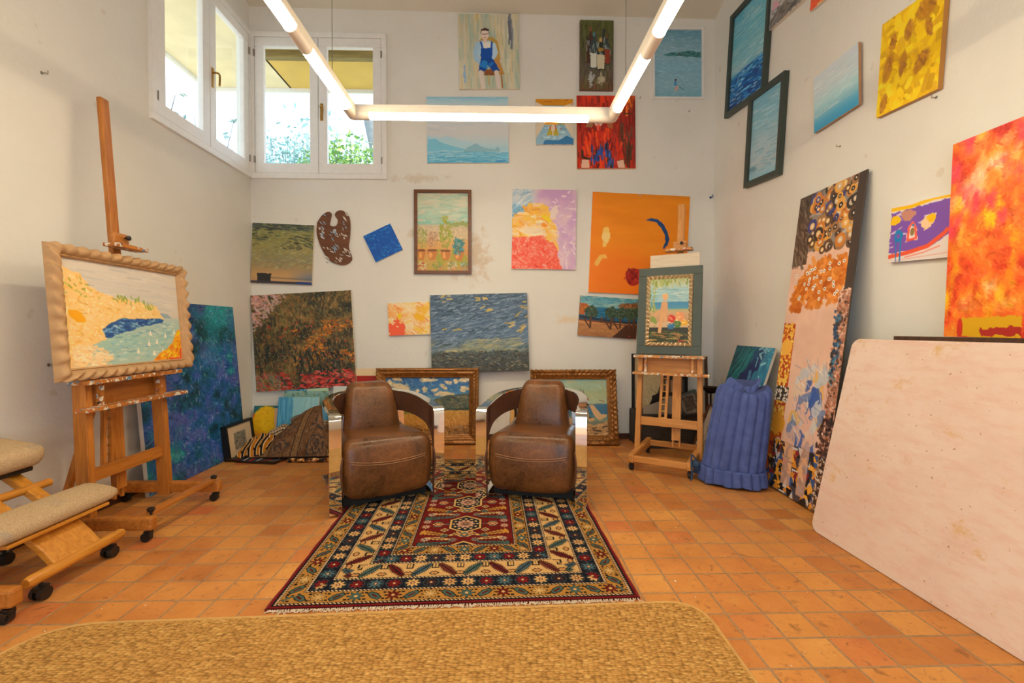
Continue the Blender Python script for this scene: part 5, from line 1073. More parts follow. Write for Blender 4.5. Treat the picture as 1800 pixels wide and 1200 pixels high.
for k in range(330):
    x = -RW/2 + RW*(k+rr.random())/330; l = rr.uniform(.006, .022) + (.022 if rr.random() < .05 else 0); mb.tube([(x, -RL/2+.004, .006), (x+rr.gauss(0, .004), -RL/2-l*.5, .006), (x+rr.gauss(0, .012), -RL/2-l, .003)], .0022, 4)
mb.build('fringe', M['fringe'], rug); tag(rug.children[-1], kind='stuff')
mb = MB(); pts = [(RW/2+.004+.002*math.sin(k*.9), -RL/2+RL*k/60, .007) for k in range(61)]; mb.tube(pts, .006, 6); M['redwool'] = plain('red_wool_edge', '6c1c20', .95); mb.build('selvage', M['redwool'], rug); mb = MB(); mb.tube([(-p[0], p[1], p[2]) for p in pts], .006, 6); mb.build('selvage', M['redwool'], rug)

# jute mat
t = NT('jute'); v = t.coord('Object', (50, 112, 1), rot=(0, 0, .05)); vo = t.n('ShaderNodeTexVoronoi'); vo.inputs['Scale'].default_value = 1; vo.inputs['Randomness'].default_value = .62; t.l(v, vo.inputs['Vector'])
sp = t.n('ShaderNodeSeparateColor'); t.l(vo.outputs['Color'], sp.inputs[0]); n = t.noise(t.coord(), 2.2, 4); n2 = t.noise(t.coord('Object', (90, 260, 1)), 1, 3)
cell = t.ramp(sp.outputs[0], [(0, lin('ac7a3c')), (.4, lin('c08c46')), (.8, lin('cc9c54')), (1, lin('d8ac66'))]); cell = t.mix(.3, cell, t.ramp(n2, [(.3, lin('94682f')), (.7, lin('e6c07c'))]))
gap = t.ramp(vo.outputs['Distance'], [(.42, (0, 0, 0)), (.80, (1, 1, 1))]); col = t.mix(t.math('MULTIPLY', gap, .75), cell, lin('6a4820')); col = t.mix(t.ramp(n, [(.5, (0, 0, 0)), (.8, (.35, .35, .35))]), col, lin('9c6a38'))
t.bsdf(col, .95, 0, .1); t.bump(t.math('SUBTRACT', 1.0, vo.outputs['Distance']), .9, .006); M['jute'] = t.m; M['jute_edge'] = plain('jute_binding', 'c59a58', .95)
def rounded(poly, rs, n=8):
    out = []; m = len(poly)
    for i in range(m):
        p = Vector(poly[i]); a = (Vector(poly[i-1])-p).normalized(); b = (Vector(poly[(i+1) % m])-p).normalized(); r = rs[i]
        for k in range(n+1): q = k/n; out.append(tuple((p + a*r)*(1-q)**2 + p*2*q*(1-q) + (p + b*r)*q*q))
    return out
outl = rounded([(-1.86, .65), (.86, .70), (.862, 1.93), (-1.83, 1.838)], [.1, .1, .16, .22])
jm = thing('jute_mat', 'golden woven jute mat across the foreground floor', 'mat', Matrix.Translation((-.5, 1.3, 0)))
mb = MB(); mb.prism([(x+.5, y-1.3) for x, y in outl], .001, .011); mb.build('weave', M['jute'], jm)
mb = MB(); q = [(x+.5, y-1.3, .009) for x, y in outl]; mb.tube(q + [q[0]], .0065, 8, False); mb.build('binding', M['jute_edge'], jm, smooth=True)

# ------------------------------------------------------------------ easels
def caster(x, y, root, r=.026, name='caster'):
    mb = MB(); mb.box((x, y, .052), (.030, .034, .018)); mb.bar((x-.017, y, .05), (x-.017, y+.008, .022), .004, .03, (0, 1, 0)); mb.bar((x+.017, y, .05), (x+.017, y+.008, .022), .004, .03, (0, 1, 0)); mb.tube([(x, y, .05), (x, y, .066)], .006, 8)
    c = mb.build(name, M['black'], root)
    mb = MB(); mb.tube([(x-.014, y+.010, r), (x+.014, y+.010, r)], r, 18); mb.build('wheel', M['black'], c, smooth=True); return c
def knob(p, root, name='knob', d=(0, 0, 1), s=1.0):
    p = Vector(p); d = Vector(d); mb = MB(); mb.tube([p, p + d*.02*s, p + d*.022*s, p + d*.04*s, p + d*.046*s], [.006*s, .006*s, .016*s, .020*s, .010*s], 10); return mb.build(name, M['black'], root, smooth=True)
def easel(label, Mx, w, tray, top, clamp, mats, k=.07, knobs=False, ledge_w=.06, wl=None, mo=-.05, mk=.085, mx=0, struts=(-1, 1)):
    wl = wl or w
    v_, h_, s_ = (M[q] for q in mats); root = thing('studio_easel', label, 'easel', Mx)
    zr = .105; yl = .34; L = lambda z: yl + k*(z-.1); LM = lambda z: yl + mo + mk*(z-.1)
    for s in (-1, 1):
        x = s*w/2
        mb = MB(); mb.box((x, .315, zr), (.052, .70, .075)); mb.build('base_runner', h_, root, bevel=.012)
        mb = MB(); x2 = s*wl/2; mb.bar((x2 - s*.03, L(.06), .055 if knobs else .075), (x2 - s*.045, L(tray-.02), tray-.02), .046, .075 if knobs else .05, (0, -1, 0)); leg = mb.build('leg', v_, root, bevel=.004)
        if s in struts: mb = MB(); mb.bar((x - s*.10, L(.7)+.03, .72), (x - s*.13, .60, .13), .035, .03, (0, -1, 0)); mb.build('rear_strut', v_, root, bevel=.003)
        caster(x, .0, root); caster(x, .60, root)
        if knobs: knob((x - s*.02, .0, .14), root, 'bolt_knob')
    mb = MB(); mb.box((0, .01 if knobs else -.012, zr+(.048 if knobs else 0)), (w-.05, .05 if knobs else .035, .022 if knobs else .05)); mb.build('front_crossbar', h_, root, bevel=.004)
    mb = MB(); mb.box((0, .61, zr), (w-.05, .04, .05)); mb.build('rear_crossbar', h_, root, bevel=.004)
    mb = MB(); mb.bar((-wl/2+.05, L(.36), .36), (wl/2-.05, L(.36), .36), .026, .075, (0, k, 1)); mb.build('lower_rail', h_, root, bevel=.003)
    mb = MB(); mb.bar((-wl/2+.06, L(tray-.1)+.02, tray-.09), (wl/2-.06, L(tray-.1)+.02, tray-.09), .016, .15, (0, k, 1)); mb.build('paint_box_panel', h_, root)
    mb = MB(); mb.box((0, L(tray)-.055, tray-.012), (wl+ledge_w, .115, .024)); mb.build('upper_ledge', s_, root, bevel=.003)
    mb = MB(); mb.box((.02, L(tray-.16)-.075, tray-.165), (wl+ledge_w+.05, .075, .022)); mb.build('lower_ledge', s_, root, bevel=.003)
    for s in (-1, 1):
        mb = MB(); mb.box((s*(wl/2-.10), L(tray-.09)-.05, tray-.09), (.02, .03, .13)); mb.build('ledge_bracket', s_, root)
    mb = MB(); LL = lambda z: L(z) + .055; mb.bar((mx, LL(.20), .20), (mx, LL(tray-.02), tray-.02), .074, .022, (0, -1, 0)); mb.bar((mx-.028, LL(.14)+.018, .14), (mx-.028, LL(tray)+.018, tray), .016, .02, (0, -1, 0)); mb.bar((mx+.028, LL(.14)+.018, .14), (mx+.028, LL(tray)+.018, tray), .016, .02, (0, -1, 0)); mb.build('lower_mast', v_, root, bevel=.002)
    mb = MB(); mb.bar((mx, LM(tray+.01), tray+.01), (mx, LM(top), top), .062, .03, (0, -1, 0)); mast = mb.build('mast', v_, root, bevel=.006)
    mb = MB(); mb.rbox((mx, LM(clamp)-.03, clamp+.035), (.125, .035, .085), .016, 6); cl = mb.build('clamp', h_, root, smooth=True)
    mb = MB(); mb.box((mx, LM(clamp)-.075, clamp-.012), (.235, .095, .024)); mb.build('clamp_lip', s_, cl, bevel=.005)
    knob((mx+.02, LM(clamp)-.045, clamp+.05), cl, 'clamp_knob', (0, -1, 0), .8)
    # notched ratchet rail left of the mast
    a, b = V(mx-.095, L(tray-.12)+.02, tray-.12), V(mx-.115, L(.36)+.03, .36)
    mb = MB()
    for dx in (-.026, .026): mb.bar(a + V(dx, 0, 0), b + V(dx, 0, 0), .022, .022, (0, -1, 0))
    rt = mb.build('ratchet_rail', v_, root)
    for q in range(8):
        p = a + (b-a)*((q+.6)/8.2); mb = MB(); mb.tube([p - V(.03, 0, 0), p + V(.03, 0, 0)], .006, 8); mb.build('rung', M['brass'], rt, smooth=True)
    return root
ME = Matrix.Translation((-1.99, 2.875, 0)) @ Matrix.Rotation(PI/2, 4, 'Z')
easel('tall dark honey easel on the left holding the pale carved frame', ME, .60, .915, 2.63, 1.72, ('easel', 'easel_h', 'easel_s'), .045, True, .08, .65, -.03, .068, 0, (-1,))
a2 = R(-31)
ME2 = rotz((1.315, 3.665, 0), a2)
easel('smaller pale wooden easel in the right corner holding the dark green frame', ME2, .47, .965, 2.37, 1.935, ('pale_easel', 'pale_easel_h', 'pale_easel_s'), .085, False, .0, .60, .03, .125, .058, ())

# picture on the left easel
def gad(t, L, d, z, sd):
    """bold carved leaves and beads along the moulding"""
    if d > .006 and z > .006:
        ph = t*L/.066*2*PI + (0 if sd % 2 else .6); m = math.sin(ph + d*60); k2 = abs(math.sin(ph*.5))
        z = z + .009*m*(1 if d > .02 else .4) + .006*k2; d = d + (.003*m if d > .05 else .001*m)
    return d, z
pp = [(0, -.014), (0, .004), (.008, .008), (.012, .006), (.018, .014), (.028, .026), (.040, .031), (.052, .028), (.062, .018), (.068, .008), (.068, -.022), (.004, -.022)]
P = [hit(*p, 1, y) for p, y in (((80, 423), 2.36), ((321, 470), 3.385), ((336, 640), 3.385), ((97, 671), 2.36))]
lo = sum(P, Vector())/4
W_, H_ = .995, .735; kk = .075; Mx = frame_matrix((-2.292 - kk*.37, 2.884, .920+H_/2), (0, 1, 0), (-kk, 0, 1))
root = thing('painting', 'sunny cove with sailboats in a pale carved frame on the tall left easel', 'painting', Mx)
picture_frame('frame', W_-.136, H_-.136, pp, M['plasterframe'], root, gad, 150)
o = art_mesh('canvas', art_cove(W_-.13, H_-.13), .012, 'c8b090', 'paint', root); o.location = (0, 0, -.010)
# picture and blank board on the right easel
bx, by = Vector((math.cos(a2), math.sin(a2), 0)), Vector((-math.sin(a2), math.cos(a2), 0))
b0 = Vector((1.315, 3.665, 0)); e2 = lambda x, y, z: b0 + bx*x + by*y + V(0, 0, z)
kk = .125; lz = lambda z: .27 + kk*(z-.1)
W_, H_ = .555, .80; v2 = by*kk + V(0, 0, 1)
root = thing('painting', 'small seated figure with coloured balls in a wide dark green frame on the right easel', 'painting', frame_matrix(e2(-.012, lz(1.37)-.012, .968+H_/2), bx, v2))
iw, ih = W_-.15, H_-.15
mb = MB()
for cx, cy, sx, sy in ((0, H_/2-.0375, W_, .075), (0, -H_/2+.0375, W_, .075), (-W_/2+.0375, 0, .075, H_-.15), (W_/2-.0375, 0, .075, H_-.15)): mb.box((cx, cy, -.012), (sx, sy, .030))
mb.build('mount_frame', M['slate'], root, bevel=.003)
def bead(t, L, d, z, sd):
    if z > .008: z = z + .007*math.sin(t*L*175 + d*150); d = d + .002*math.sin(t*L*175)
    return d, z
picture_frame('carved_frame', iw-.068, ih-.068, [(0, -.004), (0, .006), (.006, .010), (.008, .006), (.012, .012), (.020, .018), (.028, .015), (.034, .006), (.034, -.004)], M['silver'], root, bead, 120)
o = art_mesh('canvas', art_lounge(iw-.064, ih-.064), .006, 'c8b090', 'paint', root); o.location = (0, 0, .0)
M['plywood'] = wood('pale_board', 'e0d4c0', 'cfc0a8', 'X', .7)
mb = MB(); mb.box((0, 0, 0), (.43, .92, .010)); o = mb.build('blank_board', M['plywood']); o.matrix_world = frame_matrix(e2(.02, lz(1.43)+.022, .97+.46), bx, v2); tag(o, 'blank pale board standing behind the framed picture on the right easel', 'board')

# runner end of another easel at the left edge
rt = thing('easel_base', 'end of a wooden easel runner on a caster at the photo\'s left edge', 'easel base', Matrix.Translation((-2.01, 1.87, 0)) @ Matrix.Rotation(PI/2, 4, 'Z'))
mb = MB(); mb.box((0, .24, .108), (.055, .56, .078)); mb.build('runner', M['easel_h'], rt, bevel=.014); caster(0, .0, rt); caster(0, .46, rt)

# ------------------------------------------------------------------ kneeling chair
M['cloth'] = (lambda t: (lambda v: (t.bsdf(t.mix(t.ramp(t.noise(v, 7, 4, .6), [(.6, (0, 0, 0)), (.75, (.6, .6, .6))]), t.ramp(t.noise(t.coord('Object', (40, 150, 40)), 3, 3), [(.3, lin('a88c68')), (.7, lin('d4bc98'))]), lin('8a9096')), .95, 0, .1), t.bump(t.noise(t.coord('Object', (60, 220, 60)), 3, 2), .5, .004)))(t.coord()))(NT('oat_cloth')) and bpy.data.materials['oat_cloth']
M['honey'] = wood('honey_pine', 'dc9a3c', 'b4701c', 'X', .35)
M['honey_y'] = wood('honey_pine_dowel', 'dc9a3c', 'b4701c', 'Y', .35)
kc = thing('kneeling_chair', 'wooden kneeling chair with oat-coloured pads and black casters in the left foreground', 'chair', Matrix.Translation((-2.3, 2.2, 0)))
K = lambda x, y, z: (x+2.3, y-2.2, z)
mb = MB(); mb.tube([K(-2.04, 1.965, .105), K(-2.04, 1.985, .105), K(-2.04, 2.445, .105), K(-2.04, 2.46, .105)], [.02, .026, .026, .02], 20); mb.build('front_dowel', M['honey_y'], kc, smooth=True)
mb = MB(); mb.tube([K(-2.53, 1.94, .105), K(-2.53, 2.40, .105)], .026, 20); mb.build('rear_dowel', M['honey_y'], kc, smooth=True)
for x, y in ((-2.04, 2.03), (-2.055, 2.40), (-2.53, 2.0), (-2.53, 2.34)):
    p = K(x, y, 0); mb = MB(); mb.tube([(p[0], p[1], .05), (p[0], p[1], .09)], .008, 8); mb.box((p[0], p[1], .052), (.03, .05, .02)); c = mb.build('caster', M['black'], kc)
    for s in (-1, 1): mb = MB(); mb.tube([(p[0]+s*.008, p[1], .031), (p[0]+s*.027, p[1], .031)], [.031, .028], 20); mb.build('wheel', M['black'], c, smooth=True)
def plank(path, wx, th, mat, name):
    """bent plank: path of (x, z), half width by (y0, y1) lists"""
    mb = MB(); G = []
    n = len(path)
    for i, (x, z) in enumerate(path):
        a = Vector((path[min(i+1, n-1)][0]-path[max(i-1, 0)][0], path[min(i+1, n-1)][1]-path[max(i-1, 0)][1])).normalized(); nx, nz = -a.y, a.x; y0, y1 = wx[i]
        G.append([K(x+nx*th/2, y0, z+nz*th/2), K(x+nx*th/2, y1, z+nz*th/2), K(x-nx*th/2, y1, z-nz*th/2), K(x-nx*th/2, y0, z-nz*th/2)])
    mb.grid(G, closed=True); mb.add([q for q in G[0]], [(0, 1, 2, 3)]); mb.add([q for q in G[-1]], [(3, 2, 1, 0)]); return mb.build(name, mat, kc, bevel=.006)
plank([(-2.045, .115), (-2.10, .175), (-2.165, .235)], [(2.09, 2.33)]*3, .032, M['honey'], 'lower_plank')
for y0, y1 in ((2.09, 2.15), (2.27, 2.33)):
    plank([(-2.165, .235), (-2.25, .315), (-2.33, .375), (-2.40, .425), (-2.47, .475)], [(y0, y1)]*5, .034, M['honey'], 'seat_arm')
    ya = y0 + (.075 if y0 < 2.2 else -.075)
    plank([(-2.53, .115), (-2.45, .20), (-2.36, .255), (-2.24, .272), (-2.14, .268)], [(ya, ya+.06)]*5, .034, M['honey'], 'knee_arm')
mb = MB(); mb.tube([K(-2.36, 2.02, .40), K(-2.36, 2.40, .40)], .02, 14); mb.build('pivot_dowel', M['honey_y'], kc, smooth=True)
mb = MB(); mb.box(K(-2.17, 2.20, .268), (.15, .50, .018)); mb.build('knee_board', M['honey_y'], kc, bevel=.004)
def padf(p): return (p.x, p.y, p.z*(1-.25*(p.y/.33)**4) + .01*(1-(p.x/.1)**2))
mb = MB(); mb.rbox(K(-2.175, 2.18, .322), (.185, .66, .072), .034, 12, padf, Matrix.Rotation(R(12), 4, 'Y')); mb.build('knee_pad', M['cloth'], kc, smooth=True, sharp=80)
mb = MB(); mb.rbox(K(-2.50, 2.14, .575), (.33, .52, .105), .05, 12, lambda p: (p.x*(1-.12*(p.y/.26)**2), p.y, p.z*(1+.1*(p.y/.26)**2)), Matrix.Rotation(R(10), 4, 'Y')); mb.build('seat_cushion', M['cloth'], kc, smooth=True, sharp=80)
mb = MB(); mb.box(K(-2.49, 2.2, .505), (.2, .3, .02), Matrix.Rotation(R(10), 4, 'Y')); mb.build('seat_bracket', M['black'], kc)

# ------------------------------------------------------------------ rolled carpet and textiles beside the left chair
def art_paisley(W, H):
    A = Art(W, H, 420, '6c4c34', 60); x, y = A.X*W, A.Y*H; A.mott(14, 24, 24); A.strokes(1500, ['8a6444', '4a3426', '9a7450', '3c3030', 'a8845c'], .018, .006, 0, 1.5, None, .75)
    st = (A.X*5) % 1
    for cxx in (.24, .62, .95):
        for j in range(4):
            cyy = .14+.25*j; A.ell(cxx, cyy, .085, .10, '3a3838', 0, .12); A.ell(cxx, cyy, .07, .085, '7c5c42', 0, .14); A.strokes(60, ['9c7850', '3a3434', '6c4c38'], .02, .005, 0, 1.5, A.em(cxx, cyy, .07, .085) > .5); A.ell(cxx, cyy, .04, .05, '4a3c34', 0, .14); A.strokes(24, ['a88058', '6c3428'], .012, .004, 0, 1.5, A.em(cxx, cyy, .035, .045) > .5)
    for cxx in (.12, .43, .8): A.put(np.abs(A.X-cxx) < .035, '80603f'); A.put(np.abs(np.abs(A.X-cxx)-.035) < .004, '2a2624')
    A.strokes(420, ['b08c60', '3a3634', '5a3c2c'], .012, .005, 0, 1.5, (np.abs(A.X-.12) < .035) | (np.abs(A.X-.43) < .035) | (np.abs(A.X-.8) < .035)); A.put(np.clip((A.X-.72)*6, 0, 1)*np.clip(A.nz(6, 6, 2)-.3, 0, 1), '7c3424'); A.put(A.X < .022, 'c0a078'); return A
def art_ikat(W, H):
    A = Art(W, H, 420, 'b06c1c', 61); q = (A.X*7 + .25*np.sin(A.Y*9)) % 1; A.put(q < .42, '241c18'); A.put(np.abs(q-.42) < .05, 'e0c898'); A.put(np.abs(q-.98) < .05, 'd8c090'); A.put((np.abs(((A.X*7) % 1)-.7) + np.abs(((A.Y*4) % 1)-.5)*.7 < .12), '2a2018'); return A
def art_kilim(W, H):
    A = Art(W, H, 420, '2c3c4c', 62); q = (A.X*4) % 1; A.put(q < .25, '8c2c24'); A.put((q > .6) & (q < .7), 'c8b090'); A.mott(10, 30, 30); return A
def art_frieze(W, H):
    A = Art(W, H, 420, 'c4ac8c', 63); A.put((A.Y*9 % 1) < .3, '3a2c26'); A.put(((A.X*14 + A.Y*5) % 1 < .3) & ((A.Y*9 % 1) > .5), '5a4030'); return A
def drape(name, label, art, c, rot, zf, W, H, mat='weave', cat='carpet', under=.012, group=None):
    """textile: zf(u, v) gives the drop (dx, dy, z) of a point, u left to right, v back to front (0..1)"""
    A = art(W, H); root_M = rotz(c, rot)
    o = art_mesh(name, A, under, '4a3628', mat, None, 1.0); me = o.data; n = len(me.vertices); co = np.empty(n*3, np.float32); me.vertices.foreach_get('co', co); co = co.reshape(-1, 3)
    out = co.copy()
    for i in range(n):
        u = co[i, 0]/W+.5; v = .5-co[i, 1]/H; dx, dy, z = zf(u, v); low = co[i, 2] < -.001
        out[i] = (co[i, 0]+dx, co[i, 1]+dy, max(0.002, z-(under if low else 0)))
    me.vertices.foreach_set('co', out.ravel()); me.polygons.foreach_set('use_smooth', [True]*len(me.polygons)); me.update(); o.matrix_world = root_M
    return tag(o, label, cat, group)
def hump(u, v):
    prof = (math.sin(PI*min(1, max(0, u*.93+.02))**1.25))**.75 if 0 < u*.93+.02 < 1 else 0
    hgt = .10 + .36*prof*(1 - .25*max(0, u-.6))
    z = hgt*(math.cos(PI/2*min(1, max(0, (v-.25)/.75)))**.8 if v > .25 else 1 - .5*(.25-v)/.25)
    return (.05*(.5-v)*1.4, .0, max(.045, z) + .012*math.sin(u*17+v*5)*math.sin(PI*v))
drape('folded_carpet', 'brown paisley carpet folded into a hump beside the left armchair', art_paisley, (-1.80, 4.36, 0), R(2), hump, .86, .50)
drape('striped_textile', 'orange and black zigzag textile bunched left of the folded carpet', art_ikat, (-2.25, 4.30, 0), R(12), lambda u, v: (0, 0, .045 + .15*math.sin(PI*min(1, max(0, u)))**.6*math.sin(PI*min(1, max(0, v*.85+.15)))**.7 + .012*math.sin(u*25+v*8)), .36, .34, cat='textile')
drape('kilim', 'flat blue and red striped kilim under the bunched textile', art_kilim, (-2.22, 4.22, 0), R(-12), lambda u, v: (0, 0, .028 + .012*math.sin(u*9)*math.sin(v*7)), .52, .34, cat='kilim', under=.02)
drape('patterned_blanket', 'cream and black patterned blanket folded behind the orange textile', art_frieze, (-2.16, 4.50, 0), R(14), lambda u, v: (0, 0, .05 + .20*math.sin(PI*min(1, max(0, u)))**.5*math.sin(PI*min(1, max(0, v)))**.5 + .01*math.sin(u*14)), .34, .22, cat='blanket')
M['greycloth'] = plain('grey_cloth', '6c6258', .95, 0, .12, 12)
o = MB().rbox((0, 0, 0), (.34, .16, .13), .06, 12, lambda p: (p.x, p.y, p.z*(1-.5*max(0, -p.x/.17)) + .02*math.sin(p.x*14))).build('cushion', M['greycloth'], None, smooth=True, sharp=80); o.matrix_world = rotz((-1.93, 4.57, .31), R(5)); tag(o, 'grey cushion lying on top of the textiles by the folded carpet', 'cushion')
M['braid'] = (lambda t: (t.bsdf(t.ramp(t.noise(t.coord('Object', (1, 1, 1)), 26, 1, .3), [(.4, lin('2a1c14')), (.5, lin('b06c24')), (.6, lin('d8b080'))], 'CONSTANT'), .95), t.m)[-1])(NT('braided_wool'))
mb = MB()
for k in range(26): mb.rbox((-.32+.026*k, .006*math.sin(k), .020), (.028, .036, .032), .012, 4)
o = mb.build('braided_edge', M['braid'], None, smooth=True); o.matrix_world = rotz((-1.58, 4.085, .0), R(2)); tag(o, 'orange and cream braided cord on the floor under the folded carpet', 'cord')

# ------------------------------------------------------------------ blue quilt standing in the corner
t = NT('blue_quilting'); v = t.coord(); t.bsdf(t.ramp(t.noise(v, 14, 4), [(.3, lin('48568c')), (.7, lin('5668a6'))]), .85, 0, .15); t.bump(t.noise(v, 90, 3), .3, .003); M['quilt'] = t.m
M['quilttie'] = plain('dark_blue_tape', '28405c', .8)
qc = (1.795, 3.435)
qb = thing('quilted_mattress', 'rolled blue channel-quilted mattress standing right of the small easel', 'mattress', Matrix.Translation((qc[0], qc[1], 0)) @ Matrix.Rotation(R(-32), 4, 'Z'))
def quilt_body(zb, zt, a0, b0, a1, b1, lean_, nch, bulge, name, topfold):
    rings = []; NZ, NA = 34, 240
    for i in range(NZ+1):
        q = i/NZ; z = zb + (zt-zb)*q; e = min(1, q/.06)**.5; e2 = min(1, (1-q)/.07)**.5; sh = .80+.20*min(e, e2)
        a = (a0 + (a1-a0)*q)*sh; b = (b0 + (b1-b0)*q)*sh; ring = []
        for k in range(NA):
            th = 2*PI*k/NA; c, s = math.cos(th), math.sin(th); r = (abs(c)**2.6 + abs(s)**2.6)**(-1/2.6)
            ch = abs(math.sin(th*nch/2)); rr_ = r*(1 - bulge + bulge*ch**.45) + .012*math.sin(7*z+3*th)
            x = a*rr_*c + lean_[0]*q; y = b*rr_*s + lean_[1]*q
            ring.append((x, y, z + (.012*ch + .03*math.sin(2*th+1))*(q if topfold else 0) + .006*math.sin(th*9)*(1-q)))
        rings.append(ring)
    mb = MB(); mb.grid(rings, closed=True); mb.add(rings[-1], [tuple(range(NA))]); mb.add(rings[0], [tuple(range(NA))[::-1]])
    return mb.build(name, M['quilt'], qb, smooth=True, sharp=70)
quilt_body(.10, .735, .225, .15, .19, .12, (.085, .03), 19, .15, 'outer_roll', True)
quilt_body(.60, .785, .13, .065, .115, .055, (.085, .03), 12, .16, 'inner_roll', True)
quilt_body(.012, .135, .25, .17, .235, .16, (0, 0), 21, .15, 'lower_fold', False)
mb = MB()
for s, q in ((-1, .1), (-1, .05)): mb.tube(bez([(s*.24, -.06, .14), (s*.28, -.08, .10+q), (s*.27, -.12, .05), (s*.28, -.13, .01)], 5), .007, 6)
for k in range(3): mb.rbox((-.25, -.07+.02*k, .13-.03*k), (.06, .05, .05), .02, 5)
mb.build('tie_tape', M['quilttie'], qb, smooth=True)

# ------------------------------------------------------------------ wicker box and what stands in and behind it
t = NT('dark_wicker'); v = t.coord(); wv = t.n('ShaderNodeTexWave'); wv.wave_type = 'BANDS'; wv.bands_direction = 'Z'; wv.inputs['Scale'].default_value = 28; wv.inputs['Distortion'].default_value = 1.5; wv.inputs['Detail Scale'].default_value = 6; t.l(v, wv.inputs['Vector'])
t.bsdf(t.ramp(wv.outputs['Fac'], [(.2, lin('1c1512')), (.7, lin('4c4038'))]), .5); t.bump(wv.outputs['Fac'], .8, .006); M['wicker'] = t.m
bx0, bx1, by0, by1 = 1.40, 2.03, 4.45, 4.80
wb = thing('wicker_box', 'dark woven box behind the small easel', 'box', Matrix.Translation((bx0, by0, 0)))
w, d_, h_ = bx1-bx0, by1-by0, .335
mb = MB()
for c, s in (((w/2, .012, h_/2), (w, .024, h_)), ((w/2, d_-.012, h_/2), (w, .024, h_)), ((.012, d_/2, h_/2), (.024, d_-.048, h_)), ((w-.012, d_/2, h_/2), (.024, d_-.048, h_))): mb.box(c, s)
mb.box((w/2, d_/2, .02), (w-.04, d_-.04, .02)); mb.build('woven_sides', M['wicker'], wb)
mb = MB(); q = [(0, 0, h_), (w, 0, h_), (w, d_, h_), (0, d_, h_), (0, 0, h_)]; mb.tube(q, .016, 10); mb.build('rim', M['wicker'], wb, smooth=True)
mb = MB()
for x, y in ((0, 0), (w, 0), (w, d_), (0, d_)): mb.tube([(x, y, 0), (x, y, h_)], .013, 10)
mb.build('corner_canes', M['wicker'], wb, smooth=True)
M['greycard'] = plain('grey_portfolio_card', '9a8a7a', .7, 0, .06, 5); M['bluegrey'] = plain('dark_blue_card', '1c2a38', .6)
mb = MB(); mb.prism([(0, 0), (.42, 0), (.42, .27), (.30, .29), (.02, .19)], 0, .012); o = mb.build('portfolio', M['greycard']); o.matrix_world = frame_matrix((1.44, 4.53, .31-.10), (1, 0, 0), (0, .18, 1)); tag(o, 'grey card portfolio sticking out of the dark woven box', 'portfolio')
mb = MB(); mb.box((0, .14, 0), (.14, .42, .01)); o = mb.build('card_folder', M['bluegrey']); o.matrix_world = frame_matrix((1.93, 4.60, .1), (1, 0, 0), (0, .1, 1)); tag(o, 'dark blue card folder standing in the woven box behind the easel mast', 'folder')
def art_reflection(W, H):
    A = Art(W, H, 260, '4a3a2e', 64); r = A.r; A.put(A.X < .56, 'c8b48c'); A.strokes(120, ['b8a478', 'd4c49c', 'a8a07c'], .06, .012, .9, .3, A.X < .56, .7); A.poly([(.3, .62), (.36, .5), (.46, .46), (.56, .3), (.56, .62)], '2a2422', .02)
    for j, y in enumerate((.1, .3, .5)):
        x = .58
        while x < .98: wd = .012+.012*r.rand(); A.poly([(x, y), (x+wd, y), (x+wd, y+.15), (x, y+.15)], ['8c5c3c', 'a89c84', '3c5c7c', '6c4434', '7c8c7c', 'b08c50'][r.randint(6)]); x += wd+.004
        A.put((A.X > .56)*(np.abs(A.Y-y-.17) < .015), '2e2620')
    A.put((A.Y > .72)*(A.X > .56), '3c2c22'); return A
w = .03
picture('dark-framed mirror with a painted reflection of pale panelling and bookshelves standing in the corner behind the small easel', lean((1.42, 4.815, .003), (2.03, 4.815, .003), .93, (0, 1, 0), .02), art_reflection, frame=(w, flat(w, .014), M['blackframe'], None, 1), mat='print')  # mirror as a flat panel, the reflected shelves painted into its colour
picture('silver-edged framed print tilted inside the woven box', [V(1.80, 4.52, .53), V(1.99, 4.54, .58), V(2.06, 4.54, .36), V(1.89, 4.52, .29)], lambda W, H: (lambda A: (A.put(A.pm([(.15, .15), (.85, .15), (.85, .85), (.15, .85)]), '6c5c4c'), A.strokes(50, ['8c7c68', '4c4238'], .08, .03, .4, .8), A)[-1])(Art(W, H, 220, 'a89c88', 66)), frame=(.02, flat(.02, .014), M['steel'], None, 1), cat='framed print', name='framed_print', mat='print')
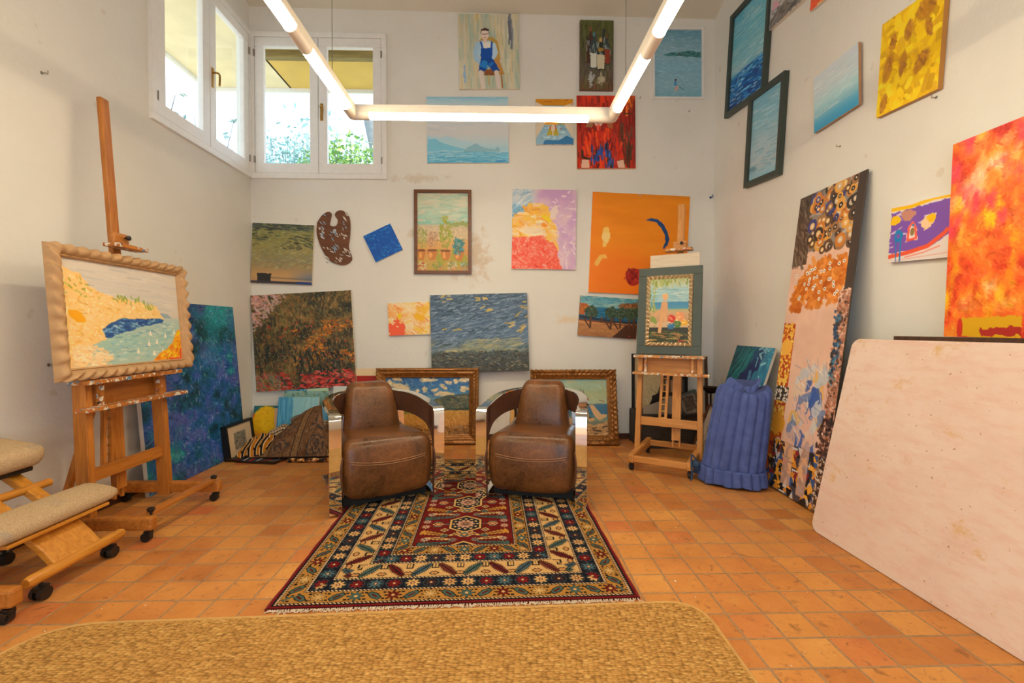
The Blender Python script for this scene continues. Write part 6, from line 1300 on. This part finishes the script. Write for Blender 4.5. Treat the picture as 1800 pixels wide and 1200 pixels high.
picture('brown-framed line drawing leaning beside the blue quilt', lean((1.91, 4.43, .003), (1.885, 4.02, .003), .48, (1, 0, 0), .17), lambda W, H: (lambda A: (A.strokes(26, ['5c5850', '3c3a38'], .12, .01, .8, .8, A.em(.5, .5, .25, .3) > .5), A)[-1])(Art(W, H, 220, 'd4ccc0', 67)), frame=(.02, flat(.02, .014), M['thinframe'], None, 1), cat='framed drawing', name='framed_drawing', mat='print')
M['iron'] = plain('dark_bronze', '3c2e26', .4, .7, .1)
bs = thing('bowl_stand', 'dark metal bowl on a tall thin stand in the right corner', 'stand', Matrix.Translation((2.16, 4.56, 0)))
mb = MB(); mb.lathe([(.09, 0), (.09, .008), (.03, .02), (.009, .05), (.009, .30), (.014, .31), (.009, .33), (.009, .545)], 20); mb.build('stem', M['iron'], bs, smooth=True)
mb = MB(); mb.lathe([(.012, .535), (.045, .545), (.075, .575), (.083, .605), (.079, .605), (.07, .58), (.04, .556), (.005, .55)], 28); mb.build('bowl', M['iron'], bs, smooth=True)
mb = MB(); mb.bar((0, 0, 0), (0, .05, .90), .03, .02); o = mb.build('wooden_lath', M['darkwood']); o.matrix_world = Matrix.Translation((2.22, 4.76, .002)); tag(o, 'upright dark lath leaning in the right back corner', 'lath')
# ------------------------------------------------------------------ light and camera
w = bpy.data.worlds.new('sky'); SC.world = w; w.use_nodes = True; nt = w.node_tree
bg = nt.nodes['Background']; bg.inputs[0].default_value = (.66, .84, 1.0, 1); bg.inputs[1].default_value = 2.4
sun = bpy.data.lights.new('sun', 'SUN'); sun.energy = 5.0; sun.angle = R(3); sun.color = (1, .93, .82)
so = bpy.data.objects.new('sun', sun); COL.objects.link(so); so.rotation_euler = (R(24), 0, R(12))

cam = bpy.data.cameras.new('camera'); cam.sensor_fit = 'HORIZONTAL'; cam.sensor_width = 36; cam.lens = F/1800*36; cam.clip_start = .02; cam.shift_y = -SHP/1800
co = bpy.data.objects.new('camera', cam); COL.objects.link(co); co.location = (0, 0, CAMH)
co.rotation_euler = (PI/2 - PIT, 0, -YAW)
SC.camera = co
SC.view_settings.view_transform = 'Standard'; SC.view_settings.look = 'None'; SC.view_settings.gamma = 1; SC.view_settings.use_curve_mapping = False
SC.view_settings.exposure = 0.2
SC.cycles.max_bounces = 10; SC.cycles.diffuse_bounces = 6; SC.cycles.glossy_bounces = 4; SC.cycles.transparent_max_bounces = 16; SC.cycles.use_denoising = True
